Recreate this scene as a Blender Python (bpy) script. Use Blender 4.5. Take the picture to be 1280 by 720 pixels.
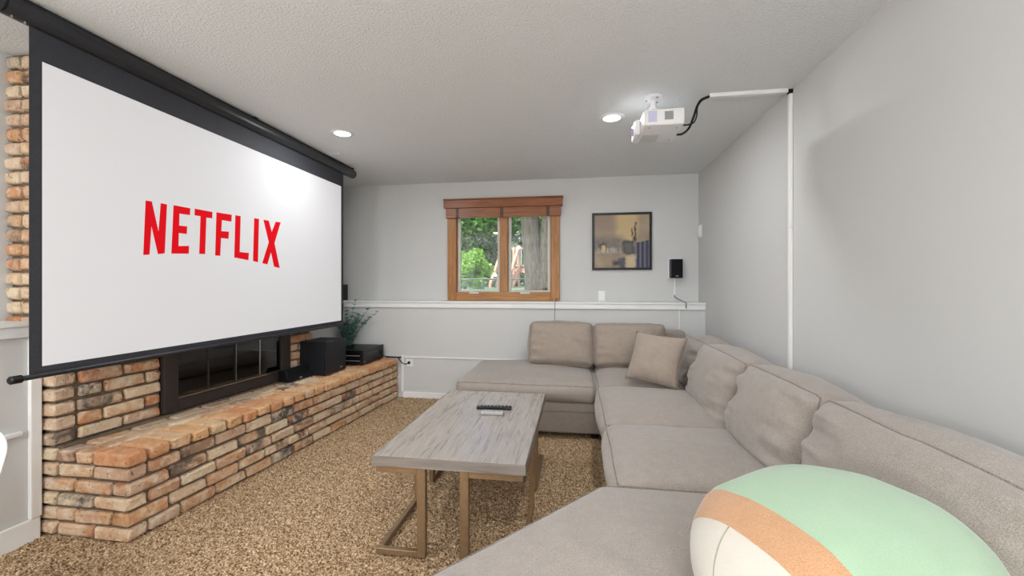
import bpy, bmesh, math, random
import numpy as np
from mathutils import Vector, Matrix, Euler, noise

# ---------------------------------------------------------------- camera, world, sun, exposure
scene = bpy.context.scene
for o in list(bpy.data.objects): bpy.data.objects.remove(o, do_unlink=True)
R = math.radians
cam_d = bpy.data.cameras.new('camera'); cam = bpy.data.objects.new('camera', cam_d)
scene.collection.objects.link(cam); scene.camera = cam
cam_d.sensor_width = 36; cam_d.lens = 528/1280*36; cam_d.shift_y = -4.5/1280; cam_d.clip_start = .02; cam_d.clip_end = 300
cam.location = (0, 0, 1.22); cam.rotation_euler = (R(90), 0, math.atan(80/528))

scene.view_settings.view_transform = 'Standard'
try: scene.view_settings.look = 'None'
except Exception: pass
scene.view_settings.gamma = 1; scene.view_settings.use_curve_mapping = False
scene.view_settings.exposure = 0.0

world = bpy.data.worlds.new('world'); scene.world = world; world.use_nodes = True
wn = world.node_tree; wn.nodes.clear()
sky = wn.nodes.new('ShaderNodeTexSky'); sky.sky_type = 'NISHITA'; sky.sun_disc = False
sky.sun_elevation = R(52); sky.sun_rotation = R(200)
bg = wn.nodes.new('ShaderNodeBackground'); bg.inputs['Strength'].default_value = .34
wo = wn.nodes.new('ShaderNodeOutputWorld')
wn.links.new(sky.outputs[0], bg.inputs[0]); wn.links.new(bg.outputs[0], wo.inputs[0])
sun_d = bpy.data.lights.new('sun', 'SUN'); sun_d.energy = 7.5; sun_d.angle = R(1.5); sun_d.color = (1, .95, .86)
sun = bpy.data.objects.new('sun', sun_d); scene.collection.objects.link(sun)
sun.rotation_euler = (R(42), 0, R(-20))

DOWNLIGHT_W = 11; FILL_GLOBE_W = 24; FILL_FLOOR_LAMP_W = 84; LAMP_RGB = (.955, .985, 1.0)

# ---------------------------------------------------------------- helpers
class MB:
    def __init__(s): s.v = []; s.f = []
    def add(s, vs, fs):
        n = len(s.v); s.v += [tuple(v) for v in vs]; s.f += [tuple(i+n for i in f) for f in fs]; return s
    def box(s, x0, x1, y0, y1, z0, z1, M=None):
        vs = [Vector((x, y, z)) for z in (z0, z1) for y in (y0, y1) for x in (x0, x1)]
        if M is not None: vs = [M @ v for v in vs]
        return s.add(vs, [(0,2,3,1),(4,5,7,6),(0,1,5,4),(2,6,7,3),(0,4,6,2),(1,3,7,5)])
    def prism(s, poly, z0, z1):
        n = len(poly)
        vs = [(p[0], p[1], z0) for p in poly] + [(p[0], p[1], z1) for p in poly]
        fs = [tuple(range(n))[::-1], tuple(range(n, 2*n))] + [(i, (i+1) % n, n+(i+1) % n, n+i) for i in range(n)]
        return s.add(vs, fs)
    def tube(s, pts, r, n=8, closed=False, cap=True):
        pts = [Vector(p) for p in pts]; m = len(pts); rr = r if isinstance(r, (list, tuple)) else [r]*m
        vs = []; up = None
        for i, p in enumerate(pts):
            a = pts[(i-1) % m] if (closed or i) else p
            b = pts[(i+1) % m] if (closed or i < m-1) else p
            t = (b-a); t = t.normalized() if t.length > 1e-9 else Vector((0,0,1))
            if up is None:
                up = Vector((0,0,1)) if abs(t.z) < .9 else Vector((1,0,0))
            u = (up - t*up.dot(t)); u = u.normalized() if u.length > 1e-6 else t.orthogonal().normalized()
            up = u; w = t.cross(u)
            for k in range(n):
                q = 2*math.pi*k/n; vs.append(p + (u*math.cos(q) + w*math.sin(q))*rr[i])
        fs = []
        for i in range(m if closed else m-1):
            j = (i+1) % m
            for k in range(n): fs.append((i*n+k, i*n+(k+1) % n, j*n+(k+1) % n, j*n+k))
        if cap and not closed:
            fs.append(tuple(range(n))[::-1]); fs.append(tuple(range((m-1)*n, m*n)))
        return s.add(vs, fs)
    def lathe(s, prof, n=24, M=None, cap=True):
        vs = []; m = len(prof)
        for r, z in prof:
            for k in range(n):
                q = 2*math.pi*k/n; v = Vector((r*math.cos(q), r*math.sin(q), z)); vs.append(M @ v if M is not None else v)
        fs = [(i*n+k, i*n+(k+1) % n, (i+1)*n+(k+1) % n, (i+1)*n+k) for i in range(m-1) for k in range(n)]
        if cap: fs += [tuple(range(n))[::-1], tuple(range((m-1)*n, m*n))]
        return s.add(vs, fs)
    def grid(s, P):                                   # P[i][j] of points
        a = len(P); b = len(P[0])
        return s.add([p for row in P for p in row], [(i*b+j, i*b+j+1, (i+1)*b+j+1, (i+1)*b+j) for i in range(a-1) for j in range(b-1)])

WLOC = {}
def mesh_of(mb, name, bevel=0, segs=2, smooth=None, off=(0,0,0)):
    me = bpy.data.meshes.new(name)
    if off != (0,0,0): vs = [(v[0]-off[0], v[1]-off[1], v[2]-off[2]) for v in mb.v]
    else: vs = mb.v
    me.from_pydata(vs, [], mb.f); me.update()
    bm = bmesh.new(); bm.from_mesh(me)
    bmesh.ops.recalc_face_normals(bm, faces=bm.faces)
    if bevel:
        es = [e for e in bm.edges if len(e.link_faces) == 2 and e.calc_face_angle(0) > R(25)]
        bmesh.ops.bevel(bm, geom=es, offset=bevel, segments=segs, affect='EDGES', profile=.5, clamp_overlap=True)
    bm.to_mesh(me); bm.free()
    if smooth is not None:
        me.polygons.foreach_set('use_smooth', [True]*len(me.polygons))
        if smooth < 180: me.set_sharp_from_angle(angle=R(smooth))
    return me
def link(name, me, mat, parent=None):
    o = bpy.data.objects.new(name, me); scene.collection.objects.link(o)
    if me is not None and mat is not None and not me.materials: me.materials.append(mat)
    if parent is not None: o.parent = parent
    return o
def obj(name, mb, mat, parent=None, bevel=0, segs=2, smooth=None, label=None):
    """mesh given in world coordinates; origin follows the parent's base"""
    off = WLOC.get(parent.name, (0,0,0)) if parent is not None else (0,0,0)
    o = link(name, mesh_of(mb, name, bevel, segs, smooth, off), mat, parent)
    WLOC[o.name] = off
    if label: o['label'] = label
    return o
def thing(name, label, cat, loc, group=None, rz=0):
    o = bpy.data.objects.new(name, None); scene.collection.objects.link(o)
    o.location = loc; o.rotation_euler = (0, 0, rz); o.empty_display_size = .05
    WLOC[o.name] = tuple(loc)
    return tag(o, label, cat, group)
def tag(o, label, cat, group=None, kind=None):
    o['label'] = label
    if cat: o['category'] = cat
    if group: o['group'] = group
    if kind: o['kind'] = kind
    return o
def struct(name, mb, mat, label, cat, **k):
    return tag(obj(name, mb, mat, **k), label, cat, kind='structure')

# ---------------------------------------------------------------- materials
class NT:
    def __init__(s, name):
        s.m = bpy.data.materials.new(name); s.m.use_nodes = True; s.t = s.m.node_tree
        s.b = s.t.nodes['Principled BSDF']; s.out = s.t.nodes['Material Output']
    def n(s, t, **k):
        x = s.t.nodes.new(t)
        for a, v in k.items(): setattr(x, a, v)
        return x
    def l(s, a, b): s.t.links.new(a, b)
    def inp(s, i, v):
        if hasattr(v, 'is_output'): s.l(v, i)
        else: i.default_value = v
    def math(s, op, a, b=0., c=None):
        x = s.n('ShaderNodeMath', operation=op); s.inp(x.inputs[0], a); s.inp(x.inputs[1], b)
        if c is not None: s.inp(x.inputs[2], c)
        return x.outputs[0]
    def coord(s, which='Object', scale=(1,1,1), rot=(0,0,0), loc=(0,0,0)):
        c = s.n('ShaderNodeTexCoord'); mp = s.n('ShaderNodeMapping'); s.l(c.outputs[which], mp.inputs[0])
        mp.inputs['Scale'].default_value = scale; mp.inputs['Rotation'].default_value = rot; mp.inputs['Location'].default_value = loc
        return mp.outputs[0]
    def noise(s, vec, scale, detail=3, rough=.5, w=None, dist=0):
        x = s.n('ShaderNodeTexNoise'); 
        if w is not None: x.noise_dimensions = '4D'; s.inp(x.inputs['W'], w)
        s.l(vec, x.inputs['Vector']); x.inputs['Scale'].default_value = scale; x.inputs['Detail'].default_value = detail
        x.inputs['Roughness'].default_value = rough; x.inputs['Distortion'].default_value = dist
        return x.outputs[0]
    def ramp(s, fac, stops, interp='LINEAR'):
        x = s.n('ShaderNodeValToRGB'); cr = x.color_ramp; cr.interpolation = interp
        while len(cr.elements) < len(stops): cr.elements.new(.5)
        for e, (p, c) in zip(cr.elements, stops):
            e.position = p; e.color = (*c, 1) if not isinstance(c, (int, float)) else (c, c, c, 1)
        s.inp(x.inputs[0], fac); return x.outputs[0]
    def mix(s, fac, a, b, blend='MIX'):
        x = s.n('ShaderNodeMix', data_type='RGBA', blend_type=blend); s.inp(x.inputs[0], fac)
        for i, v in ((6, a), (7, b)):
            if hasattr(v, 'is_output'): s.l(v, x.inputs[i])
            else: x.inputs[i].default_value = (*v, 1)
        return x.outputs[2]
    def bump(s, h, strength=.3, dist=.01, normal=None):
        x = s.n('ShaderNodeBump'); x.inputs['Strength'].default_value = strength; x.inputs['Distance'].default_value = dist
        s.l(h, x.inputs['Height']); 
        if normal is not None: s.l(normal, x.inputs['Normal'])
        s.l(x.outputs[0], s.b.inputs['Normal']); return x.outputs[0]
    def set(s, **k):
        for a, v in k.items():
            i = s.b.inputs[a.replace('_', ' ')]
            if hasattr(v, 'is_output'): s.l(v, i)
            elif isinstance(v, tuple) and len(v) == 3: i.default_value = (*v, 1)
            else: i.default_value = v
        return s
def srgb(r, g, b):
    f = lambda c: ((c/255+.055)/1.055)**2.4 if c > 10 else c/255/12.92
    return (f(r), f(g), f(b))
def plain(name, col, rough=.5, metal=0., emis=0, **k):
    a = NT(name); a.set(Base_Color=col, Roughness=rough, Metallic=metal, **k)
    if emis: a.set(Emission_Color=col, Emission_Strength=emis)
    return a.m

def mat_wall():
    a = NT('painted_wall'); v = a.coord()
    c = a.mix(a.noise(v, 1.3, 4), srgb(203,203,202), srgb(210,210,209))
    a.set(Base_Color=c, Roughness=.62); a.bump(a.noise(v, 180, 2), .06, .003); return a.m
def mat_ceiling():
    a = NT('textured_ceiling'); v = a.coord()
    h = a.noise(v, 85, 4, .65)
    a.set(Base_Color=a.mix(h, srgb(228,231,233), srgb(243,246,248)), Roughness=.9); a.bump(h, .8, .016); return a.m
def mat_carpet():
    a = NT('carpet_pile'); v = a.coord()
    n1 = a.noise(v, 125, 2, .6); n2 = a.noise(v, 50, 3, .6); n3 = a.noise(v, 2.2, 3)
    m = a.math('ADD', a.math('MULTIPLY', n1, .76), a.math('MULTIPLY', n2, .24))
    c = a.ramp(m, [(.38, srgb(90,66,46)), (.46, srgb(156,125,93)), (.54, srgb(204,175,139)), (.63, srgb(240,217,185))])
    c = a.mix(a.ramp(n3, [(.35, 0.), (.7, .18)]), c, srgb(164,132,98))
    a.set(Base_Color=c, Roughness=.95, Specular_IOR_Level=.1); a.bump(n1, .8, .01); return a.m
def mat_brick(name='worn_brick', orange=False):
    a = NT(name); oi = a.n('ShaderNodeObjectInfo'); g = a.n('ShaderNodeNewGeometry')
    rnd = a.math('FRACT', a.math('ADD', oi.outputs['Random'], g.outputs['Random Per Island']))
    v = a.coord(); w = a.math('MULTIPLY', rnd, 57.)
    r2 = a.math('FRACT', a.math('MULTIPLY', rnd, 17.31)); r3 = a.math('FRACT', a.math('MULTIPLY', rnd, 41.7))
    base = a.ramp(rnd, [(0, srgb(204,166,130)), (.14, srgb(196,140,100)), (.26, srgb(218,190,156)), (.40, srgb(200,164,138)),
                        (.54, srgb(226,202,170)), (.68, srgb(202,150,108)), (.80, srgb(210,178,146)), (.93, srgb(160,130,108)), (.972, srgb(98,88,84))], 'CONSTANT')
    alt = a.ramp(r2, [(0, srgb(226,206,178)), (.35, srgb(206,160,120)), (.6, srgb(212,184,160)), (.88, srgb(190,130,94))], 'CONSTANT')
    if orange:
        base = a.ramp(rnd, [(0, srgb(208,158,114)), (.2, srgb(204,148,106)), (.4, srgb(218,174,130)), (.6, srgb(204,148,108)), (.8, srgb(214,182,146))], 'CONSTANT')
        alt = a.ramp(r2, [(0, srgb(222,178,132)), (.4, srgb(204,142,98)), (.7, srgb(214,166,120))], 'CONSTANT')
    n1 = a.noise(v, 9, 4, .6, w, .6); n2 = a.noise(v, 55, 4, .7, w); n3 = a.noise(v, 24, 3, .6, w)
    c = a.mix(a.ramp(n1, [(.42, 0.), (.62, 1.)]), base, alt)
    c = a.mix(a.ramp(n3, [(.48, 0.), (.72, .3 if orange else .75)]), c, srgb(232,214,190))
    c = a.mix(a.ramp(n2, [(.31, .85), (.42, 0.)]), c, srgb(96,58,40))
    dk = a.math('MULTIPLY', a.math('GREATER_THAN', r3, 2. if orange else .93), a.ramp(n1, [(.45, 0.), (.6, .8)]))
    c = a.mix(dk, c, srgb(62,58,60))
    a.set(Base_Color=c, Roughness=.88, Specular_IOR_Level=.25)
    a.bump(a.math('ADD', n2, a.math('MULTIPLY', n3, .8)), .9, .013); return a.m
def mat_mortar():
    a = NT('mortar'); v = a.coord(); n = a.noise(v, 60, 4, .7)
    a.set(Base_Color=a.ramp(n, [(.3, srgb(88,75,62)), (.7, srgb(128,111,93))]), Roughness=.95); a.bump(n, .6, .006); return a.m
def mat_fabric(name, c0, c1, c2, sheen=.25, sc=260):
    a = NT(name); v = a.coord()
    n1 = a.noise(v, sc, 3, .65); n2 = a.noise(v, 22, 3); wv = a.noise(a.coord(scale=(1,1,.35)), 620, 1)
    c = a.ramp(a.math('ADD', a.math('MULTIPLY', n1, .7), a.math('MULTIPLY', wv, .3)), [(.36, c0), (.5, c1), (.64, c2)])
    c = a.mix(a.ramp(n2, [(.35, 0.), (.75, .25)]), c, c0)
    a.set(Base_Color=c, Roughness=.92, Sheen_Weight=sheen, Sheen_Roughness=.5, Specular_IOR_Level=.15)
    a.bump(n1, .18, .003); return a.m
def mat_tabletop():
    a = NT('weathered_laminate'); v = a.coord(scale=(30, 1.5, 30)); 
    n1 = a.noise(v, 1.6, 6, .68, dist=1.2); n2 = a.noise(a.coord(scale=(120, 3, 120)), 2.2, 4, .6, dist=.6); n3 = a.noise(a.coord(), 1.6, 2)
    c = a.ramp(n1, [(.25, srgb(140,130,122)), (.44, srgb(164,155,146)), (.58, srgb(178,169,161)), (.78, srgb(196,188,180))])
    c = a.mix(a.ramp(n2, [(.36, .8), (.43, 0.)]), c, srgb(92,83,76))
    c = a.mix(a.ramp(n3, [(.4, 0.), (.7, .3)]), c, srgb(150,140,132))
    a.set(Base_Color=c, Roughness=a.math('ADD', a.math('MULTIPLY', n1, .3), .14)); a.bump(n2, .25, .002); return a.m
def mat_wood(name, c0, c1, along, rough=.4):
    a = NT(name); sc = [22, 22, 22]; sc[along] = 1.6
    n = a.noise(a.coord(scale=tuple(sc)), 2.2, 5, .62, dist=.8)
    a.set(Base_Color=a.ramp(n, [(.3, c0), (.7, c1)]), Roughness=rough); a.bump(n, .15, .002); return a.m
def mat_noisy(name, c0, c1, scale, rough=.6, bump=.2, **k):
    a = NT(name); n = a.noise(a.coord(), scale, 4, .6)
    a.set(Base_Color=a.ramp(n, [(.3, c0), (.7, c1)]), Roughness=rough, **k); a.bump(n, bump, .01); return a.m
def mat_glass(name, tint, refl_rough=.02, ior=1.5):
    a = NT(name); t = a.t; t.nodes.remove(a.b)
    tr = a.n('ShaderNodeBsdfTransparent'); tr.inputs[0].default_value = (*tint, 1)
    gl = a.n('ShaderNodeBsdfGlossy'); gl.inputs['Roughness'].default_value = refl_rough
    fr = a.n('ShaderNodeFresnel'); fr.inputs[0].default_value = ior
    mx = a.n('ShaderNodeMixShader'); a.l(fr.outputs[0], mx.inputs[0]); a.l(tr.outputs[0], mx.inputs[1]); a.l(gl.outputs[0], mx.inputs[2])
    a.l(mx.outputs[0], a.out.inputs[0]); return a.m
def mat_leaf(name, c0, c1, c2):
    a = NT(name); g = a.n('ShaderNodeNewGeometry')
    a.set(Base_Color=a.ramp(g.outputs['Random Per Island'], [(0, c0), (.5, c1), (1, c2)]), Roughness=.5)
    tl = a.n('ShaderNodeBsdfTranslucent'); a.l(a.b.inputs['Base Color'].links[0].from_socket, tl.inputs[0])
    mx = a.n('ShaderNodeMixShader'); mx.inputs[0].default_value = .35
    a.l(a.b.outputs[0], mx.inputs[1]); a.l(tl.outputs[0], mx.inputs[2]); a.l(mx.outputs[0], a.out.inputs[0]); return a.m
def mat_screen(name, col, ecol, e):
    a = NT(name); a.set(Base_Color=col, Roughness=.8, Emission_Color=ecol, Emission_Strength=e, Specular_IOR_Level=.1); return a.m
def mat_painting():
    a = NT('abstract_painting'); c0 = a.coord(); nz = a.noise(c0, 9, 4, .6)
    sp = a.n('ShaderNodeSeparateXYZ'); a.l(c0, sp.inputs[0])
    wob = a.math('MULTIPLY', a.math('SUBTRACT', nz, .5), .09)
    x = a.math('ADD', sp.outputs[0], wob); z = a.math('ADD', sp.outputs[2], wob)
    sx = sp.outputs[0]; sz = sp.outputs[2]
    def band(v, lo, hi, soft=.012):
        p = a.n('ShaderNodeMapRange'); a.inp(p.inputs[0], v); p.inputs[1].default_value = lo-soft; p.inputs[2].default_value = lo+soft
        q = a.n('ShaderNodeMapRange'); a.inp(q.inputs[0], v); q.inputs[1].default_value = hi-soft; q.inputs[2].default_value = hi+soft; q.inputs[3].default_value = 1; q.inputs[4].default_value = 0
        return a.math('MULTIPLY', p.outputs[0], q.outputs[0])
    def rect(xx, zz, x0, x1, z0, z1, s=.012): return a.math('MULTIPLY', band(xx, x0, x1, s), band(zz, z0, z1, s))
    n2 = a.noise(c0, 22, 5, .65); n3 = a.noise(a.coord(scale=(26, 1, 4)), 2, 4); n4 = a.noise(c0, 5, 3)
    c = a.mix(a.ramp(n4, [(.35, 0.), (.65, 1.)]), srgb(172,154,130), srgb(150,132,114))
    c = a.mix(rect(x, z, -.06, .16, -.02, .30, .03), c, srgb(196,172,130))
    c = a.mix(rect(x, z, -.30, -.08, .10, .32, .06), c, srgb(150,130,116))
    c = a.mix(a.math('MULTIPLY', rect(x, z, -.31, .02, -.11, .05, .04), .9), c, a.mix(n2, srgb(70,66,64), srgb(150,142,134)))
    c = a.mix(a.math('MULTIPLY', rect(x, sz, -.30, -.01, -.125, -.07, .012), a.ramp(n3, [(.42, 0.), (.62, .6)])), c, srgb(214,211,205))
    c = a.mix(rect(x, z, -.235, -.16, -.09, -.02, .012), c, srgb(72,68,66))
    c = a.mix(rect(x, z, -.215, -.175, -.11, -.05, .01), c, srgb(206,182,132))
    c = a.mix(rect(x, z, .01, .13, -.14, .01, .012), c, srgb(66,66,62))
    c = a.mix(rect(x, z, .03, .11, -.12, -.02, .012), c, srgb(96,98,92))
    c = a.mix(rect(x, z, .12, .16, .0, .05, .012), c, srgb(42,38,38))
    c = a.mix(rect(x, sz, .128, .142, .03, .20, .005), c, srgb(60,50,44))
    c = a.mix(rect(x, z, .10, .115, .05, .14, .006), c, srgb(90,72,58))
    st = a.math('SINE', a.math('MULTIPLY', sx, 140.))
    c = a.mix(rect(sx, z, .135, .31, -.31, .0, .008), c, a.mix(a.ramp(st, [(.0, 0.), (1., 1.)]), srgb(58,58,74), srgb(116,116,136)))
    c = a.mix(rect(x, z, -.03, .04, -.31, -.17, .012), c, a.mix(n2, srgb(48,48,58), srgb(104,104,118)))
    c = a.mix(rect(x, z, -.09, -.02, -.26, -.20, .02), c, srgb(62,62,66))
    c = a.mix(rect(x, z, .04, .14, -.31, -.16, .015), c, srgb(198,178,146))
    a.set(Base_Color=c, Roughness=.6); a.bump(n2, .2, .003); return a.m

M = {}
M['wall'] = mat_wall(); M['ceiling'] = mat_ceiling(); M['carpet'] = mat_carpet(); M['brick'] = mat_brick(); M['mortar'] = mat_mortar(); M['brick_nose'] = mat_brick('orange_brick', True)
M['white'] = mat_noisy('white_paint', srgb(234,234,233), srgb(239,239,238), 3, .4, .0)
M['sofa'] = mat_fabric('taupe_chenille', srgb(134,124,116), srgb(158,148,140), srgb(182,173,166), sc=380)
M['pipe'] = mat_fabric('taupe_piping', srgb(100,90,82), srgb(134,123,114), srgb(160,148,138), .1)
M['pillow'] = mat_fabric('taupe_pillow', srgb(134,121,110), srgb(160,146,134), srgb(186,173,161), sc=380)
M['tabletop'] = mat_tabletop()
M['bronze'] = mat_noisy('bronze_metal', srgb(142,117,90), srgb(156,131,102), 40, .38, .02, Metallic=.6)
M['black'] = mat_noisy('black_plastic', srgb(10,10,12), srgb(15,15,17), 120, .4, .03, Specular_IOR_Level=.35)
M['black_gloss'] = plain('black_gloss', srgb(16,16,18), .18)
M['charcoal'] = mat_noisy('charcoal_vinyl', srgb(15,17,22), srgb(21,23,30), 300, .5, .05, Specular_IOR_Level=.35)
M['cloth'] = mat_noisy('speaker_cloth', srgb(14,15,18), srgb(30,32,38), 500, .85, .1, Specular_IOR_Level=.2)
M['casing'] = mat_noisy('black_casing', srgb(36,37,41), srgb(44,45,49), 60, .38, .02, Metallic=.2)
M['border'] = mat_noisy('screen_border', srgb(42,43,49), srgb(52,53,60), 90, .75, .03)
M['image'] = mat_screen('projected_white', srgb(160,159,160), (1, .985, 1), .42)
M['red'] = mat_screen('projected_red', srgb(150,4,14), (.9, .004, .012), .5)
M['oak_h'] = mat_wood('oak_trim_horizontal', srgb(134,84,34), srgb(186,130,66), 0)
M['oak_v'] = mat_wood('oak_trim_vertical', srgb(134,84,34), srgb(186,130,66), 2)
M['cherry'] = mat_wood('cherry_valance', srgb(112,60,24), srgb(158,94,46), 0, .32)
M['clip'] = plain('dark_clip', srgb(74,40,22), .4)
M['vinyl'] = plain('pale_vinyl', srgb(206,200,190), .45)
M['glass'] = mat_glass('window_glass', (.97,.985,.98))
M['smoked'] = mat_glass('smoked_glass', (.34,.34,.34), .01, ior=1.75)
M['soot'] = mat_noisy('sooty_black', srgb(20,19,18), srgb(34,32,30), 14, .95, .3)
M['insert'] = mat_noisy('dark_brown_metal', srgb(48,41,39), srgb(56,49,46), 80, .42, .02, Specular_IOR_Level=.4)
M['log'] = mat_noisy('charred_log', srgb(70,58,48), srgb(158,144,128), 16, .9, .6)
M['plastic_white'] = plain('white_plastic', srgb(238,238,240), .35)
M['grey_grille'] = plain('grey_grille', srgb(150,150,152), .5)
M['led'] = plain('lamp_lens', (1, 1, 1), .5, emis=9)
M['silver'] = plain('silver_plastic', srgb(172,170,168), .35, .1)
M['chrome'] = plain('steel', srgb(190,190,190), .25, 1.)
M['lens'] = plain('lens_glass', srgb(176,174,206), .05)
M['euca'] = mat_leaf('eucalyptus_leaf', srgb(72,112,104), srgb(118,160,150), srgb(164,196,186))
M['stem'] = plain('plant_stem', srgb(70,62,48), .7)
M['ceramic'] = mat_noisy('grey_ceramic', srgb(120,120,118), srgb(140,140,138), 20, .4, .03)
M['painting'] = mat_painting()
M['green_plush'] = mat_fabric('green_plush', srgb(146,170,144), srgb(154,178,151), srgb(162,185,158), .3, 700)
M['tan_fur'] = mat_fabric('tan_fur', srgb(164,122,88), srgb(184,141,106), srgb(198,157,122), .3, 480)
M['cream_plush'] = mat_fabric('cream_plush', srgb(190,183,172), srgb(197,190,180), srgb(204,197,187), .3, 700)
M['seam'] = plain('seam_thread', srgb(150,146,130), .8)
M['bark'] = mat_wood('tree_bark', srgb(30,26,22), srgb(104,96,86), 2, .95)
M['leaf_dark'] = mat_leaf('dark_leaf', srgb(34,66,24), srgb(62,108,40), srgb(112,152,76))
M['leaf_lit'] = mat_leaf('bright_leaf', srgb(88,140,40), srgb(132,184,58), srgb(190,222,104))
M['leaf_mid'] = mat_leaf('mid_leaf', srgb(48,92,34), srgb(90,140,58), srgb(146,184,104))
M['deck'] = mat_wood('deck_wood', srgb(176,126,100), srgb(210,164,138), 2, .7)
M['lawn'] = mat_noisy('lawn', srgb(96,128,82), srgb(150,172,140), 3, .9, .3)
M['galv'] = plain('galvanised', srgb(96,100,100), .5, .5)

# ---------------------------------------------------------------- room shell
CEIL = 2.365; XR = 1.25; YB = 4.60; YL = 4.37; XL = -2.58; XLU = -2.80; YF = -2.6; LEDGE = 1.04
# floor with pile relief
def make_floor():
    rng = np.random.default_rng(3)
    xs = np.concatenate([np.arange(-2.62, 1.26, .0085)]); ys = np.arange(1.02, 4.40, .0085)
    X, Y = np.meshgrid(xs, ys); j = .0032
    X = X + rng.uniform(-j, j, X.shape); Y = Y + rng.uniform(-j, j, Y.shape); Z = rng.uniform(-.013, .0, X.shape)
    a, b = X.shape; vs = np.stack([X.ravel(), Y.ravel(), Z.ravel()], 1)
    i = np.arange(a*b).reshape(a, b); q = np.stack([i[:-1,:-1], i[:-1,1:], i[1:,1:], i[1:,:-1]], -1).reshape(-1, 4)
    me = bpy.data.meshes.new('floor'); n0 = len(vs)
    ext = np.array([(-3.0,-2.8,-.012),(1.45,-2.8,-.012),(1.45,1.03,-.012),(-3.0,1.03,-.012),(-3.0,1.0,-.012),(1.45,1.0,-.012),(1.45,4.8,-.02),(-3.0,4.8,-.02)])
    vs = np.concatenate([vs, ext])
    fs = q.tolist() + [[n0, n0+1, n0+2, n0+3], [n0+4, n0+5, n0+6, n0+7]]
    me.from_pydata(vs.tolist(), [], fs); me.update()
    me.polygons.foreach_set('use_smooth', [True]*len(me.polygons))
    return tag(link('floor', me, M['carpet']), 'speckled brown and beige cut-pile carpet', 'floor', kind='structure')
make_floor()
struct('ceiling', MB().box(-3.0, 1.45, -2.8, 4.85, CEIL, CEIL+.12), M['ceiling'], 'white textured ceiling above the whole room', 'ceiling')
struct('wall_right', MB().box(XR, XR+.15, -2.8, 4.85, -.02, CEIL), M['wall'], 'plain light grey wall behind the long run of the sofa', 'wall')
struct('wall_front', MB().box(-3.0, XR, -2.8, YF, -.02, CEIL), M['wall'], 'plain light grey wall across the unseen end of the room', 'wall')
# window opening
WX0, WX1, WZ0, WZ1 = -1.40, -.195, 1.045, 2.08
m = MB()
m.box(-3.0, WX0, YB, 4.80, .9, CEIL); m.box(WX1, XR, YB, 4.80, .9, CEIL); m.box(WX0, WX1, YB, 4.80, WZ1, CEIL); m.box(WX0, WX1, YB, 4.80, .9, WZ0)
struct('wall_back', m, M['wall'], 'light grey upper wall with the oak window and the framed painting', 'wall')
struct('wall_back_base', MB().box(XL, XR, YL, YB, -.02, LEDGE-.06), M['wall'], 'thicker grey lower wall beneath the ledge under the window', 'wall')
struct('wall_left', MB().box(-3.0, XLU, YF, YB, -.02, CEIL), M['wall'], 'light grey upper wall set back behind the brick chimney', 'wall')
m = MB(); m.box(XLU, XL, YF, 1.688, -.02, LEDGE-.06); m.box(XLU, XL, 3.62, YL, -.02, LEDGE-.06)
struct('wall_left_base', m, M['wall'], 'thicker grey lower wall running up to the brick chimney', 'wall')
def ledge(name, label, *boxes):
    m = MB()
    for b in boxes: m.box(*b)
    return struct(name, m, M['white'], label, 'trim', bevel=.004)
ledge('trim_1', 'white ledge cap running beneath the oak window', (XL-.02, XR-.001, YL-.03, YB-.001, LEDGE-.018, LEDGE), (XL+.03, XR-.001, YL-.02, YL+.02, LEDGE-.07, LEDGE-.0185))
ledge('trim_2', 'white ledge cap on the half wall left of the bricks', (XLU+.001, XL+.03, YF+.01, 1.685, LEDGE-.018, LEDGE), (XL-.02, XL+.02, YF+.01, 1.685, LEDGE-.07, LEDGE-.0185))
ledge('trim_3', 'white ledge cap on the half wall behind the subwoofer', (XLU+.001, XL+.03, 3.63, YL-.035, LEDGE-.018, LEDGE), (XL-.02, XL+.02, 3.63, YL-.035, LEDGE-.07, LEDGE-.0185))
ledge('baseboard_back', 'white baseboard under the back wall', (-1.86, XR-.001, YL-.014, YL-.0005, -.01, .055))
ledge('baseboard_left', 'white baseboard under the left half wall', (XL+.0005, XL+.016, YF+.01, 1.682, -.01, .10))
ledge('trim_4', 'thin white rail across the lower back wall', (-1.84, .7, YL-.012, YL-.0005, .424, .440))
ledge('trim_5', 'white upright strip at the hearth end by the outlet', (-1.875, -1.845, YL-.02, YL-.0005, .057, .452))
ledge('trim_6', 'white upright board beside the brick chimney', (XL+.0005, XL+.022, 1.640, 1.684, .102, LEDGE-.075))
ledge('trim_7', 'short piece of white rail on the left half wall', (XL+.0005, XL+.022, .2, 1.612, .512, .533))
ledge('trim_8', 'thin white upright seam strip on the lower wall behind the sofa', (1.002, 1.014, YL-.008, YL-.0005, .057, LEDGE-.075))
tag(obj('blind_cord', MB().tube([(-.205, 4.560, 1.075), (-.206, 4.50, 1.052), (-.210, 4.345, 1.0445), (-.2115, 4.336, 1.040), (-.215, 4.335, .9), (-.217, 4.352, .80)], .0022, 6).lathe([(.002, 1.070), (.006, 1.060), (.006, 1.052), (.002, 1.050)], 10, Matrix.Translation((-.206, 4.548, .004))), M['black'], smooth=60), 'thin dark blind cord hanging from the window over the ledge', 'cord')

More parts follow.
